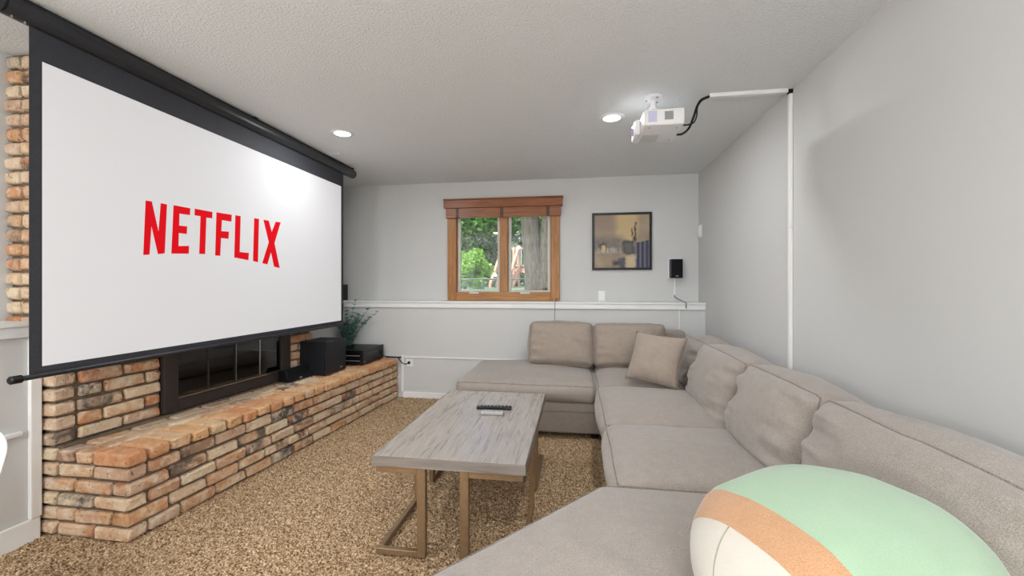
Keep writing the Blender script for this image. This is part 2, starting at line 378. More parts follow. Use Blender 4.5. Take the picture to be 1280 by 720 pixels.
# ---------------------------------------------------------------- window
w = thing('window_1', 'oak casement window with two panes and a cherry wood valance', 'window', (-.8, YB, LEDGE)); w['kind'] = 'structure'
ox0, ox1, oz0, oz1 = -1.425, -.173, 1.042, 2.05
for (x0, x1) in ((ox0, -1.325), (-.27, ox1)): obj('casing_side', MB().box(x0, x1, 4.572, YB+.0, oz0, oz1), M['oak_v'], w, .005)
obj('casing_bottom', MB().box(-1.3245, -.2705, 4.572, YB, oz0, 1.135), M['oak_h'], w, .005)
obj('mullion', MB().box(-.832, -.742, 4.585, 4.70, 1.136, oz1), M['oak_v'], w, .005)
for (x0, x1, y0, y1, z0, z1) in ((WX0+.002, -1.322, 4.602, 4.74, 1.046, 2.078), (-.273, WX1-.002, 4.602, 4.74, 1.046, 2.078)):
    obj('jamb', MB().box(x0, x1, y0, y1, z0, z1), M['oak_v'], w, .003)
obj('sill', MB().box(-1.321, -.274, 4.602, 4.74, 1.046, 1.13), M['oak_h'], w, .003)
obj('head', MB().box(-1.321, -.274, 4.602, 4.74, 2.0, 2.078), M['oak_h'], w, .003)
for (a, b) in ((-1.319, -.834), (-.740, -.276)):
    s = MB(); e = .030; z0, z1 = 1.133, 1.995
    s.box(a, a+e, 4.625, 4.66, z0, z1); s.box(b-e, b, 4.625, 4.66, z0, z1); s.box(a+e, b-e, 4.625, 4.66, z0, z0+.022); s.box(a+e, b-e, 4.625, 4.66, z1-.022, z1)
    sash = obj('sash', s, M['vinyl'], w)
    obj('pane', MB().box(a+e, b-e, 4.640, 4.645, z0+.022, z1-.022), M['glass'], sash)
    c = (a+b)/2 - .04
    obj('crank', MB().box(c-.055, c+.055, 4.556, 4.5715, 1.116, 1.140).box(c-.055, c+.055, 4.572, 4.6, 1.1355, 1.1405), M['vinyl'], sash, .003)
val = obj('valance', MB().box(-1.432, -.160, 4.535, 4.571, 1.955, 2.063), M['cherry'], w, .003)
obj('valance_cap', MB().box(-1.452, -.142, 4.520, 4.5995, 2.064, 2.152).box(-1.458, -.136, 4.512, 4.5995, 2.1525, 2.166), M['cherry'], w, .004)
for x in (-1.30, -.80, -.30): obj('valance_clip', MB().box(x-.016, x+.016, 4.526, 4.5345, 1.958, 2.060), M['clip'], val, .003)
for sx in (-1.43, -.162): pass

# ---------------------------------------------------------------- brick fireplace
random.seed(11)
def brick_mesh(L, D, H, seed, mat='brick'):
    rng = random.Random(seed); bm = bmesh.new(); bmesh.ops.create_cube(bm, size=1)
    for v in bm.verts: v.co = Vector((v.co.x*L, v.co.y*D, v.co.z*H))
    bmesh.ops.bevel(bm, geom=bm.edges[:], offset=.0095, segments=1, affect='EDGES')
    for v in bm.verts: v.co += Vector((rng.uniform(-.0042, .0042), rng.uniform(-.0038, .0038), rng.uniform(-.0036, .0036)))
    bmesh.ops.triangulate(bm, faces=[f for f in bm.faces if f.calc_area() < .00025])
    me = bpy.data.meshes.new('brick'); bm.to_mesh(me); bm.free()
    big = H*min(L, D)*.4
    me.polygons.foreach_set('use_smooth', [p.area < .0016 for p in me.polygons]); me.materials.append(M[mat]); return me
BL, BD, BH, J = .196, .095, .058, .0135
BM_S = [brick_mesh(BL, BD, BH, i) for i in range(8)]
BM_H = [brick_mesh(BD, BD, BH, 20+i) for i in range(6)]
PITCH = BH + J
BM_N = [brick_mesh(BL, BD, BH, 40+i, 'brick_nose') for i in range(8)]
def brick(parent, center, length, rz, depth=BD, hj=1.0, nose=False):
    half = length < .135
    me = random.choice(BM_N if nose else BM_H if half else BM_S); o = bpy.data.objects.new('brick', me); scene.collection.objects.link(o)
    o.parent = parent
    o.location = Vector(center) - Vector(WLOC.get(parent.name, (0,0,0))); o.rotation_euler = (random.uniform(-.006,.006), random.uniform(-.008,.008), rz + random.uniform(-.008,.008) + (math.pi if random.random() < .5 else 0))
    o.scale = (length/(BD if half else BL), depth/BD, hj*random.uniform(.97, 1.03)); return o
ANG = R(3.7); E1 = Vector((math.sin(ANG), math.cos(ANG), 0)); EW = Vector((-1, 0, 0))
H0 = Vector((-2.084, 1.695, 0)); HLEN = 2.672
fp = thing('brick_fireplace', 'worn tan and orange brick fireplace with long raised hearth', 'fireplace', (-2.4, 2.6, 0))
def par(P0, u0, u1, w0, w1): return [tuple(P0 + E1*u + EW*wv)[:2] for u, wv in ((u0, w0), (u1, w0), (u1, w1), (u0, w1))]
B0 = Vector((-2.506, 1.695, 0)); BLEN = 1.865
OP0, OP1, OPZ = .515, 1.555, 1.10
BWALL = .285
hearth = obj('hearth', MB().prism(par(H0, .022, HLEN, .022, .470), 0, 6*PITCH-J-.016).prism(par(H0, .022, 1.62, .396, .455), 6*PITCH-J-.0155, 6*PITCH-.003), M['mortar'], fp)
def run_front(parent, P0, length, z, off, depth_in=BD/2, L=BL, skip=None):
    u = 0; first = True
    while u < length - .02:
        l = (off if first and off else L); first = False
        l = min(l, length-u)
        if l < .03: break
        c = P0 + E1*(u + l/2) + EW*(depth_in - random.uniform(0, .004))
        mid = u + l/2
        if skip is None or not skip(u, u+l, z): brick(parent, (c.x, c.y, z + BH/2), l, math.pi/2 - ANG)
        u += l + J
# hearth front and end: five stretcher courses
for k in range(5):
    z = k*PITCH + .002; odd = k % 2
    # corner brick: odd courses run along the front, even courses along the end
    run_front(hearth, H0 + E1*(0 if odd else BD+J), HLEN - (0 if odd else BD+J), z, 0 if odd else .145)
    x = 0 if not odd else BD+J; n = 0
    while x < .41:
        l = min(BL if (n or not odd) else BL, .422-x)
        if l < .04: break
        p = H0 + EW*(x + l/2); brick(hearth, (p.x, p.y + BD/2 - random.uniform(0, .003), z + BH/2), l, 0)
        x += l + J; n += 1
# hearth top: header course on the nose, two rows of stretchers behind
z = 5*PITCH + .004; u = -.012; LH = .205
while u < HLEN - .04:
    l = .094; c = H0 + E1*(u + l/2) + EW*(LH/2 - .016)
    brick(hearth, (c.x, c.y, z + BH/2 + random.uniform(-.002, .002)), LH, -ANG, depth=l, nose=True)
    u += l + J*1.25
for row in range(2):
    u = -.006; off = .1 if row else 0; wv = LH - .016 + J + BD/2 + row*(BD+J)
    first = True
    while u < HLEN - .04:
        l = (off if first and off else BL); first = False; l = min(l, HLEN-u)
        c = H0 + E1*(u + l/2) + EW*wv
        brick(hearth, (c.x, c.y, z + BH/2 - .002), l, math.pi/2 - ANG); u += l + J
# chimney breast
m = MB()
DC = .021
m.prism(par(B0, DC, OP0-.004, DC, BWALL), 0, CEIL-.002)
m.prism(par(B0, OP1+.004, BLEN-DC, DC, BWALL), 0, CEIL-.002)
m.prism(par(B0, OP0-.003, OP1+.003, DC, BWALL), OPZ, CEIL-.002)
breast = obj('chimney_breast', m, M['mortar'], fp)
NC = int((CEIL - .004)/PITCH)
rest = MB()
def join_brick(c, l, rz):
    Mx = Matrix.Translation(c) @ Matrix.Rotation(rz, 4, 'Z'); me = random.choice(BM_S); s = l/BL
    rest.add([Mx @ Vector((v.co.x*s, v.co.y, v.co.z)) for v in me.vertices], [tuple(p.vertices) for p in me.polygons])
zc = 6*PITCH
for k in range(NC):
    z = k*PITCH + .002; odd = k % 2
    # end face toward the half wall (two headers or one stretcher)
    if odd: lens = [(0, BL), (BL+J, .086)]
    else: lens = [(0, BD), (BD+J, BD), (2*(BD+J), .078)]
    for x, l in lens:
        if z < LEDGE-.08 and x > .06: continue
        p = B0 + EW*(x + l/2); brick(breast, (p.x, p.y + BD/2 - random.uniform(0, .003), z + BH/2), l, 0)
    if z < zc - .05: continue
    u = (BD + J) if (k % 2) else (BD + J) ; first = True
    segs = []; u = BD+J
    while u < BLEN - .02:
        l = (.10 if (first and odd) else BL); first = False; l = min(l, BLEN-u); segs.append((u, u+l)); u += l + J
    for a, b in segs:
        if z < OPZ:
            if a < OP0 - .006 and b > OP0 - .006: b = OP0 - .008
            elif a < OP1 + .006 and b > OP1 + .006: a = OP1 + .008
            elif a > OP0 - .01 and b < OP1 + .01: continue
        if b - a < .03: continue
        c = B0 + E1*((a+b)/2) + EW*(BD/2 - random.uniform(0, .004)); c.z = z + BH/2
        if z < 1.12: brick(breast, c, b-a, math.pi/2 - ANG)
        else: join_brick(c, b-a, math.pi/2 - ANG)
r_ = obj('upper_bricks', rest, M['brick'], breast); r_['kind'] = 'stuff'

# fireplace insert, built in the local frame of the opening (x along front, y inwards, z up)
MI = Matrix.Translation(B0) @ Matrix(((E1.x, -math.cos(ANG), 0, 0), (E1.y, math.sin(ANG), 0, 0), (0, 0, 1, 0), (0, 0, 0, 1)))
def ibox(m, u0, u1, w0, w1, z0, z1): return m.box(u0, u1, w0, w1, z0, z1, MI)
ZI = 6*PITCH + .004; FW = .082; IZ1 = OPZ - .006
ins = obj('firebox', ibox(ibox(ibox(ibox(ibox(MB(), OP0, OP1, .262, .28, ZI, IZ1), OP0, OP0+.012, .02, .261, ZI, IZ1), OP1-.012, OP1, .02, .261, ZI, IZ1), OP0+.013, OP1-.013, .02, .261, ZI, ZI+.045), OP0+.013, OP1-.013, .02, .261, IZ1-.03, IZ1), M['soot'], fp)
for a, b in ((OP0-.004, OP0+FW), (OP1-FW, OP1+.004)): obj('frame_stile', ibox(MB(), a, b, -.022, .012, ZI, IZ1), M['insert'], ins, .003)
obj('frame_rail', ibox(MB(), OP0+FW+.001, OP1-FW-.001, -.020, .012, ZI, ZI+.066), M['insert'], ins, .003)
obj('frame_rail', ibox(MB(), OP0+FW+.001, OP1-FW-.001, -.020, .012, IZ1-.08, IZ1), M['insert'], ins, .003)
for k in range(3): obj('door_track', ibox(MB(), OP0+FW+.001, OP1-FW-.001, -.016+.006*k, -.011+.006*k, ZI+.0665, ZI+.074+.006*k), M['chrome'] if k == 1 else M['insert'], ins)
dw = (OP1-OP0-2*FW-.004)/4; a0 = OP0+FW+.002
for k in range(4):
    ga, gb = a0+dw*k+.002, a0+dw*(k+1)-.002
    d = obj('door_pane', ibox(MB(), ga, gb, .0, .005, ZI+.088, IZ1-.082), M['smoked'], ins)
    obj('door_edge', ibox(ibox(MB(), ga-.0015, ga+.0035, -.003, .008, ZI+.088, IZ1-.082), gb-.0035, gb+.0015, -.003, .008, ZI+.088, IZ1-.082), M['insert'] if k < 2 else M['chrome'], d)
rnd = random.Random(5)
for (u, wv, z, l, r, an) in ((.95, .12, .53, .5, .035, .05), (1.08, .17, .53, .44, .034, -.08), (1.0, .14, .595, .46, .033, .12), (1.1, .13, .64, .3, .022, -.5)):
    pts = []
    for t in range(9):
        s = (t/8-.5)*l; pts.append(MI @ Vector((u + s*math.cos(an), wv + s*math.sin(an)*.4 + rnd.uniform(-.006, .006), z + s*math.sin(an)*.5 + rnd.uniform(-.006, .006))))
    obj('fire_log', MB().tube(pts, [r*rnd.uniform(.85, 1.1) for _ in pts], 9), M['log'], ins, smooth=50)
g = MB()
for u in np.arange(.72, 1.36, .08): g.tube([MI @ Vector((u, .05, .545)), MI @ Vector((u, .06, .495)), MI @ Vector((u, .23, .495))], .006, 6)
for wv in (.08, .2): g.tube([MI @ Vector((.68, wv, .487)), MI @ Vector((1.38, wv, .487))], .007, 6)
obj('grate', g, M['soot'], ins)

# ---------------------------------------------------------------- projection screen
sc = thing('projection_screen', 'large pull-down projection screen showing red lettering on white', 'projection screen', (-2.2, 2.6, .85))
SX = -2.195; CY0, CY1 = 1.305, 3.915; CR = .042; CZ = CEIL - .052
Mc = Matrix.Translation((SX, 0, CZ)) @ Matrix.Rotation(R(-90), 4, 'X')
prof = [(CR*.94, CY0+.012), (CR, CY0+.02), (CR, CY1-.02), (CR*.94, CY1-.012)]
case = obj('casing', MB().lathe(prof, 28, Mc).box(SX-.024, SX+.024, CY0+.02, CY1-.02, CZ+.034, CEIL-.004), M['casing'], sc, smooth=40)
for y0, y1 in ((CY0, CY0+.0115), (CY1-.0115, CY1)):
    cap = obj('end_cap', MB().lathe([(CR*.82, y0), (CR*.98, y0+.002), (CR*.98, y1)], 28, Mc), M['black'], case, smooth=40)
    obj('screw', MB().box(SX-.005, SX+.005, y0-.002, y0-.0002, CZ-.005, CZ+.005), M['chrome'], case)
for y in (CY0+.04, 2.6, CY1-.04): obj('mount_bracket', MB().box(SX-.03, SX+.03, y-.018, y+.018, CEIL-.0038, CEIL-.0005), M['casing'], case)
for y in (1.335, 1.375): obj('rivet', MB().lathe([(.004, CEIL-.105), (.004, CEIL-.096)], 8, Matrix.Translation((SX+.02, y, 0))), M['chrome'], case)
FY0, FY1, FZ0, FZ1 = 1.402, 3.742, .852, 2.285
fab = obj('fabric', MB().box(SX-.002, SX+.0, FY0, FY1, FZ0, FZ1), M['border'], sc)
obj('projected_image', MB().box(SX+.0002, SX+.001, 1.444, 3.704, .880, 2.146), M['image'], fab)
LET = {'N': [(1.87,1.653),(1.902,1.654),(1.938,1.5),(1.95,1.654),(1.985,1.654),(1.972,1.387),(1.935,1.381),(1.9,1.525),(1.89,1.375),(1.858,1.371)],
 'E': [(2.023,1.657),(2.125,1.658),(2.123,1.618),(2.058,1.616),(2.056,1.549),(2.105,1.551),(2.103,1.507),(2.054,1.507),(2.052,1.434),(2.117,1.441),(2.115,1.396),(2.01,1.389)],
 'T': [(2.154,1.661),(2.275,1.662),(2.273,1.623),(2.232,1.621),(2.223,1.401),(2.183,1.4),(2.192,1.623),(2.152,1.622)],
 'F': [(2.304,1.665),(2.421,1.669),(2.418,1.624),(2.345,1.623),(2.34,1.553),(2.398,1.557),(2.395,1.511),(2.338,1.51),(2.332,1.398),(2.294,1.398)],
 'L': [(2.45,1.671),(2.494,1.672),(2.486,1.434),(2.565,1.433),(2.561,1.384),(2.441,1.395)],
 'I': [(2.613,1.677),(2.658,1.678),(2.648,1.375),(2.602,1.381)],
 'X': [(2.7,1.679),(2.753,1.68),(2.783,1.602),(2.824,1.683),(2.877,1.686),(2.811,1.523),(2.867,1.342),(2.806,1.351),(2.775,1.454),(2.739,1.364),(2.688,1.37),(2.753,1.525)]}
for ch, pts in LET.items():
    n = len(pts); x0, x1 = SX+.0012, SX+.0018
    mb = MB().add([(x0, p[0], p[1]) for p in pts] + [(x1, p[0], p[1]) for p in pts], [tuple(range(n)), tuple(range(n, 2*n))[::-1]] + [(i, (i+1) % n, n+(i+1) % n, n+i) for i in range(n)])
    obj('letter', mb, M['red'], fab, label='red letter %s of the projected word' % ch)
Mb = Matrix.Translation((SX, 0, .842)) @ Matrix.Rotation(R(-90), 4, 'X')
bar = obj('weight_bar', MB().lathe([(.011, FY0-.022), (.011, FY1+.012)], 16, Mb), M['casing'], sc, smooth=40)
for a, b in ((FY0-.062, FY0-.0225), (FY1+.0125, FY1+.05)): obj('bar_end', MB().lathe([(.012, a), (.0165, a+.004), (.0165, b-.004), (.012, b)], 16, Mb), M['black'], bar, smooth=40)

# ---------------------------------------------------------------- sectional sofa
def lin(n, e=3):
    a = [-1 + .5*.16*k/e for k in range(e)]; b = list(np.linspace(-.92, .92, n)); return a + b + [-x for x in reversed(a)]
def cushion_maker(w, d, h, r, crown=.03, bulge=.012, seed=0, wr=.004, sag=0., bot=0.3, wscale=7., fold=0., lines=0.):
    """soft box cushion: returns surface map on the cube [-1,1]^3 -> local point (z is the crowned face)"""
    H = Vector((w/2, d/2, h/2))
    def S(u, v, t):
        p = Vector((u*H.x, v*H.y, t*H.z)); q = Vector((max(-H.x+r, min(H.x-r, p.x)), max(-H.y+r, min(H.y-r, p.y)), max(-H.z+r, min(H.z-r, p.z))))
        dd = p-q; pos = q + (dd.normalized()*r if dd.length > 1e-7 else Vector((0,0,0)))
        k = max(0, 1-u*u)*max(0, 1-v*v)
        top = max(0, (1-abs(u)**6))*max(0, (1-abs(v)**6))
        if t > 0: pos.z += crown*(.55*k + .45*top)*min(1, (pos.z/H.z))
        else: pos.z -= crown*bot*k*min(1, -pos.z/H.z)
        b = bulge*max(0, 1-t*t)
        pos.x += b*(1 if u > 0 else -1)*max(0, 1-v*v)*abs(u)**4; pos.y += b*(1 if v > 0 else -1)*max(0, 1-u*u)*abs(v)**4
        if wr:
            nv = Vector((pos.x*wscale + seed*7.3, pos.y*wscale + seed*3.1, pos.z*wscale)); dn = noise.noise(nv)*wr + noise.noise(nv*2.7)*wr*.45
            pos += (dd.normalized() if dd.length > 1e-7 else Vector((0,0,1)))*dn
        if fold and t > 0:
            w_ = abs(u)**2.2*(1-abs(u)**7)*1.5; pos.z += fold*w_*(noise.noise(Vector((u*1.6+seed, v*3.6, 1.3+seed)))*1.0 + noise.noise(Vector((u*2+seed*2, v*7, 4.)))*.35)*max(0, 1-abs(v)**6)
            pos.z -= fold*.9*max(0, abs(u)-.55)*max(0, 1-v*v)
        if lines and t > 0: pos.z += lines*math.sin(v*46 + 2*noise.noise(Vector((u*4, v*3, 2.))))*max(0, 1-((u+.45)/.38)**2)*max(0, 1-((v-.1)/.5)**2)
        if sag: pos.z -= sag*k
        return pos
    return S
def cushion_mesh(S, n=30):
    g = lin(n); tz = lin(5, 2); mb = MB()
    for t in (1, -1): mb.grid([[S(u, v, t) for v in g] for u in g])
    for s in (1, -1):
        mb.grid([[S(s, v, t) for v in g] for t in tz]); mb.grid([[S(u, s, t) for u in g] for t in tz])
    return mb
def merged(mb, name):
    me = bpy.data.meshes.new(name); me.from_pydata([tuple(v) for v in mb.v], [], mb.f)
    bm = bmesh.new(); bm.from_mesh(me); bmesh.ops.remove_doubles(bm, verts=bm.verts, dist=.0006); bmesh.ops.recalc_face_normals(bm, faces=bm.faces)
    bm.to_mesh(me); bm.free(); me.polygons.foreach_set('use_smooth', [True]*len(me.polygons)); return me
def loop(S, t, n=26):
    g = list(np.linspace(-1, 1, n)); pts = [S(u, -1, t) for u in g[:-1]] + [S(1, v, t) for v in g[:-1]] + [S(-u, 1, t) for u in g[:-1]] + [S(-1, -v, t) for v in g[:-1]]
    return pts
def cushion(name, parent, Mx, w, d, h, r, mat='sofa', piping=(1, -1), pr=.0038, n=30, **k):
    S = cushion_maker(w, d, h, r, **k); base = Vector(WLOC.get(parent.name, (0,0,0))) if parent is not None else Vector()
    mb = cushion_mesh(S, n); mb.v = [tuple(Mx @ Vector(v) - base) for v in mb.v]
    o = link(name, merged(mb, name), M[mat], parent); WLOC[o.name] = tuple(base)
    if piping:
        p = MB()
        for t in piping: p.tube([Mx @ q for q in loop(S, t)], pr, 6, closed=True)
        obj('piping', p, M['pipe'], o, smooth=180)
    return o
sofa = thing('sectional_sofa', 'large taupe fabric sectional sofa with angled end seat and loose back cushions', 'sofa', (.6, 2.4, 0))
SB = .285; ST = .272
def soft(name, mb, parent=sofa, bevel=.02): return obj(name, mb, M['sofa'], parent, bevel, 3, smooth=60)
soft('base', MB().box(-.955, 1.235, 3.385, 4.345, .035, SB)); soft('base', MB().box(.205, 1.235, 1.70, 3.384, .035, SB))
cud = [(.205, 1.698), (-.455, 1.0), (-.455, .50), (.0, .18), (1.235, .18), (1.235, 1.698)]
soft('base', MB().prism(cud[::-1], .035, SB))
soft('back_frame', MB().box(-.375, 1.02, 4.17, 4.345, SB+.001, .782), bevel=.03)
soft('back_frame', MB().box(1.09, 1.228, .18, 4.15, SB+.001, .66), bevel=.03)
obj('base_seam', MB().box(-.95, .204, 3.380, 3.3845, .205, .211), M['pipe'], sofa)
for x, y in ((-.9, 3.44), (-.9, 4.28), (.15, 3.44), (.26, 1.8), (1.18, 4.28), (1.18, .25), (-.40, .95), (.26, 2.6), (-.4, .55)):
    obj('foot', MB().lathe([(.028, 0), (.03, .034)], 12, Matrix.Translation((x, y, 0))), M['black'], sofa, smooth=40)
T = Matrix.Translation
HC = .158
def seat(x0, x1, y0, y1, seed, **k):
    return cushion('seat_cushion', sofa, T(((x0+x1)/2, (y0+y1)/2, ST+HC/2+.008)), x1-x0, y1-y0, HC-.012, .042, crown=.052, bulge=.03, seed=seed, wr=.006, bot=.0, wscale=5, **k)
seat(-.975, .150, 3.335, 4.335, 1)
seat(.162, .84, 3.335, 4.15, 2)
seat(.155, .86, 2.438, 3.325, 3)
seat(.155, .86, 1.705, 2.432, 4, lines=.0022, n=60)
# angled end seat: rounded outline with soft edge rings
def round_poly(poly, r, n=7):
    out = []; m = len(poly)
    for i, p in enumerate(poly):
        p = Vector((*p, 0)); a = (Vector((*poly[i-1], 0))-p).normalized(); b = (Vector((*poly[(i+1) % m], 0))-p).normalized()
        th = a.angle(b); dd = r/math.tan(th/2); s = p + a*dd; e = p + b*dd; c = p + (a+b).normalized()*(r/math.sin(th/2))
        va, vb = s-c, e-c; tot = va.angle(vb); ax = va.cross(vb).normalized()
        for k in range(n+1): out.append(c + Matrix.Rotation(tot*k/n, 3, ax) @ va)
    return out
def densify(pts, step=.04):
    out = []
    for i, p in enumerate(pts):
        q = pts[(i+1) % len(pts)]; k = max(1, int((q-p).length/step))
        for j in range(k): out.append(p.lerp(q, j/k))
    return out
outl = densify(round_poly([(.86, 1.690), (.10, 1.690), (-.488, .985), (-.488, .47), (.02, .20), (.86, .20)], .06))
cen = Vector((.22, .92, 0)); mb = MB(); rings = []
z0, z1 = ST+.014, ST+.014+HC; rr = .036
prof = [(.012, z0), (0, z0+.02), (-.004, (z0+z1)/2), (0, z1-rr), (rr*.3, z1-rr*.3), (rr, z1)]
def ring(inset, z, s=1, cr=0):
    P = []
    for p in outl:
        d = (p-cen); L = d.length; q = cen + d*((L-inset)/L)*s
        zz = z + cr
        nv = Vector((q.x*7+3, q.y*7, z*7)); zz += (noise.noise(nv)*.005 + noise.noise(nv*2.3)*.003 - .006*max(0, noise.noise(Vector((q.x*5.5-q.y*2, (q.x+q.y)*9, 2.2)))-.25)) if s < 1 or inset >= rr else 0
        P.append((q.x, q.y, zz))
    return P
for i, z in prof: rings.append(ring(i, z))
for k in range(1, 18):
    s = 1 - k/18.; rings.append(ring(rr, z1, s, .036*(1-s**4)))
n = len(outl)
for Rg in rings: mb.v += Rg
for i in range(len(rings)-1):
    for j in range(n): mb.f.append((i*n+j, i*n+(j+1) % n, (i+1)*n+(j+1) % n, (i+1)*n+j))
mb.f.append(tuple(range((len(rings)-1)*n, len(rings)*n))); mb.f.append(tuple(range(n))[::-1])
es = obj('seat_cushion', mb, M['sofa'], sofa, smooth=180)
obj('piping', MB().tube([(p[0], p[1], p[2]) for p in ring(rr*.3, z1-rr*.3)], .0035, 6, closed=True), M['pipe'], es, smooth=180)
# back cushions
def back_right(y0, y1, seed, lean=18, dx=0, dz=0, hh=.42, th=.30):
    L = R(lean); nrm = Vector((-math.cos(L), 0, math.sin(L))); b = Vector((math.sin(L), 0, math.cos(L))); a = Vector((0, -1, 0))
    Mx = Matrix((a, b, nrm)).transposed().to_4x4(); Mx.translation = Vector((1.0+dx, (y0+y1)/2, .560+dz))
    return cushion('back_cushion', sofa, Mx, y1-y0, hh, th, .055, crown=.075, bulge=.045, seed=seed, wr=.008, bot=.2, wscale=4.0, fold=.042, n=44)
back_right(.86, 1.765, 11); back_right(1.775, 2.49, 12); back_right(2.50, 3.30, 13, dz=-.004); back_right(3.31, 3.86, 14, lean=12, dx=.03, th=.26)
def back_back(x0, x1, seed, lean=16, th=.19, hh=.40, yy=4.01, zz=.655, tilt=0):
    L = R(lean); nrm = Vector((0, -math.cos(L), math.sin(L))); b = Vector((0, math.sin(L), math.cos(L))); a = Vector((1, 0, 0))
    Mx = Matrix((a, b, nrm)).transposed().to_4x4() @ Matrix.Rotation(tilt, 4, 'Z'); Mx.translation = Vector(((x0+x1)/2, yy, zz))
    return cushion('back_cushion', sofa, Mx, x1-x0, hh, th, .045, mat='pillow', crown=.06, bulge=.02, seed=seed, wr=.009, bot=.2, wscale=5, fold=.025, n=40)
back_back(-.435, .155, 21, tilt=-.02); back_back(.165, .80, 22, zz=.65, tilt=.01)
# throw pillow
def pillow_mb(w, th, n=26, seed=0):
    mb = MB(); g = np.linspace(-1, 1, n)
    for s in (1, -1):
        P = []
        for u in g:
            row = []
            for v in g:
                t = (max(0, 1-abs(u)**3.2)*max(0, 1-abs(v)**3.2))**.62
                e = 1 - .07*(1-abs(u)**2)*abs(v)**2 if abs(v) >= abs(u) else 1 - .07*(1-abs(v)**2)*abs(u)**2
                x, y = u*w/2*(1-.07*(1-v*v)*0)*(1-.06*(1-v*v)), v*w/2*(1-.06*(1-u*u))
                z = s*th/2*t; nv = Vector((x*9+seed, y*9, s*3)); z += s*t*(noise.noise(nv)*.009 + noise.noise(nv*2.4)*.005)
                row.append(Vector((x, y, z)))
            P.append(row)
        mb.grid(P)
    return mb
nrm = Vector((-.40, -.80, .45)).normalized(); up = Vector((.24, .12, .96)); up = (up - nrm*up.dot(nrm)).normalized(); aa = up.cross(nrm)
Mp = Matrix((aa, up, nrm)).transposed().to_4x4() @ Matrix.Rotation(R(5), 4, 'Z')
tp = thing('throw_pillow', 'square taupe throw pillow leaning in the sofa corner', 'pillow', (.60, 3.34, .655))
mb = pillow_mb(.39, .16, seed=4); mb.v = [tuple(Mp @ Vector(v)) for v in mb.v]
pc = link('cover', merged(mb, 'cover'), M['pillow'], tp)
g = np.linspace(-1, 1, 20); ed = [(u, -1) for u in g[:-1]] + [(1, v) for v in g[:-1]] + [(-u, 1) for u in g[:-1]] + [(-1, -v) for v in g[:-1]]
p = MB().tube([Mp @ Vector((u*.195*(1-.06*(1-v*v)), v*.195*(1-.06*(1-u*u)), 0)) for u, v in ed], .004, 6, closed=True)
link('piping', mesh_of(p, 'piping', smooth=180), M['pipe'], tp)

# ---------------------------------------------------------------- plush cushion (plain rounded cushion in pale green, tan and cream)
pl = thing('plush_cushion', 'rounded plush cushion in pale green with tan fuzzy band and cream end', 'cushion', (.535, 1.02, .47))
PA = Vector((math.cos(R(24)), math.sin(R(24)), .10)).normalized(); PBv = Vector((-PA.y, PA.x, 0)).normalized(); PC = PA.cross(PBv)
pcen = Vector((.005, -.02, .150))
def ppt(s, q, k=1.):
    """s along axis in [-1,1]"""
    rad = math.sqrt(max(0, 1-abs(s)**2.3)) * (1 + .05*s)
    x = s*.292; cq, sq = math.cos(q), math.sin(q); y = .25*rad*math.copysign(abs(cq)**.9, cq)*k; z = .165*rad*math.copysign(abs(sq)**.9, sq)*k
    if z < 0: z *= .90
    nv = Vector((x*5, y*5, z*5)); dn = 1 + .06*noise.noise(nv) + .03*noise.noise(nv*2.6)
    return pcen + PA*x + PBv*y*dn + PC*z*dn
def pband(s0, s1, n, k=1., lab=None, name='', mat=None):
    ss = [s0 + (s1-s0)*i/n for i in range(n+1)]
    if s0 <= -1: ss = [-math.cos(math.pi/2*i/n)*(1) for i in range(n+1)]; ss = [-1 + (1+s1)*(1-math.cos(math.pi/2*i/n)) for i in range(n+1)]
    if s1 >= 1: ss = [1 - (1-s0)*(1-math.cos(math.pi/2*(n-i)/n)) for i in range(n+1)]
    mb = MB(); N = 48
    mb.grid([[ppt(s, 2*math.pi*j/N, k) for j in range(N+1)] for s in ss])
    return link(name, merged(mb, name), mat, pl)
pband(-1, -.72, 10, name='cream_panel', mat=M['cream_plush']); pband(-.73, -.47, 10, 1.006, name='fuzzy_band', mat=M['tan_fur']); pband(-.48, 1, 22, name='green_panel', mat=M['green_plush'])
ss = np.linspace(-.985, -.735, 14)
link('seam', mesh_of(MB().tube([ppt(s, R(78), 1.002) for s in ss], .0016, 5), 'seam', smooth=180), M['seam'], pl)

# ---------------------------------------------------------------- coffee table
ct = thing('coffee_table', 'rectangular coffee table with weathered grey wood top and bronze metal frames', 'table', (-.56, 2.38, 0))
TX0, TX1, TY0, TY1 = -.908, -.212, 1.785, 2.978
obj('tabletop', MB().box(TX0+.003, TX1-.003, TY0+.003, TY1-.003, .404, .450), M['tabletop'], ct, .001, 1)
M['edge_x'] = mat_wood('shaded_edge_short', srgb(104,96,90), srgb(142,133,126), 0, .45); M['edge_y'] = mat_wood('shaded_edge_long', srgb(104,96,90), srgb(142,133,126), 1, .45)  # shade of the table edge put into the strips' darker colour
for y0, y1 in ((TY0, TY0+.0028), (TY1-.0028, TY1)): obj('shaded_edge', MB().box(TX0, TX1, y0, y1, .404, .4495), M['edge_x'], ct)
for x0, x1 in ((TX0, TX0+.0028), (TX1-.0028, TX1)): obj('shaded_edge', MB().box(x0, x1, TY0+.003, TY1-.003, .404, .4495), M['edge_y'], ct)
fw, ft = .040, .026
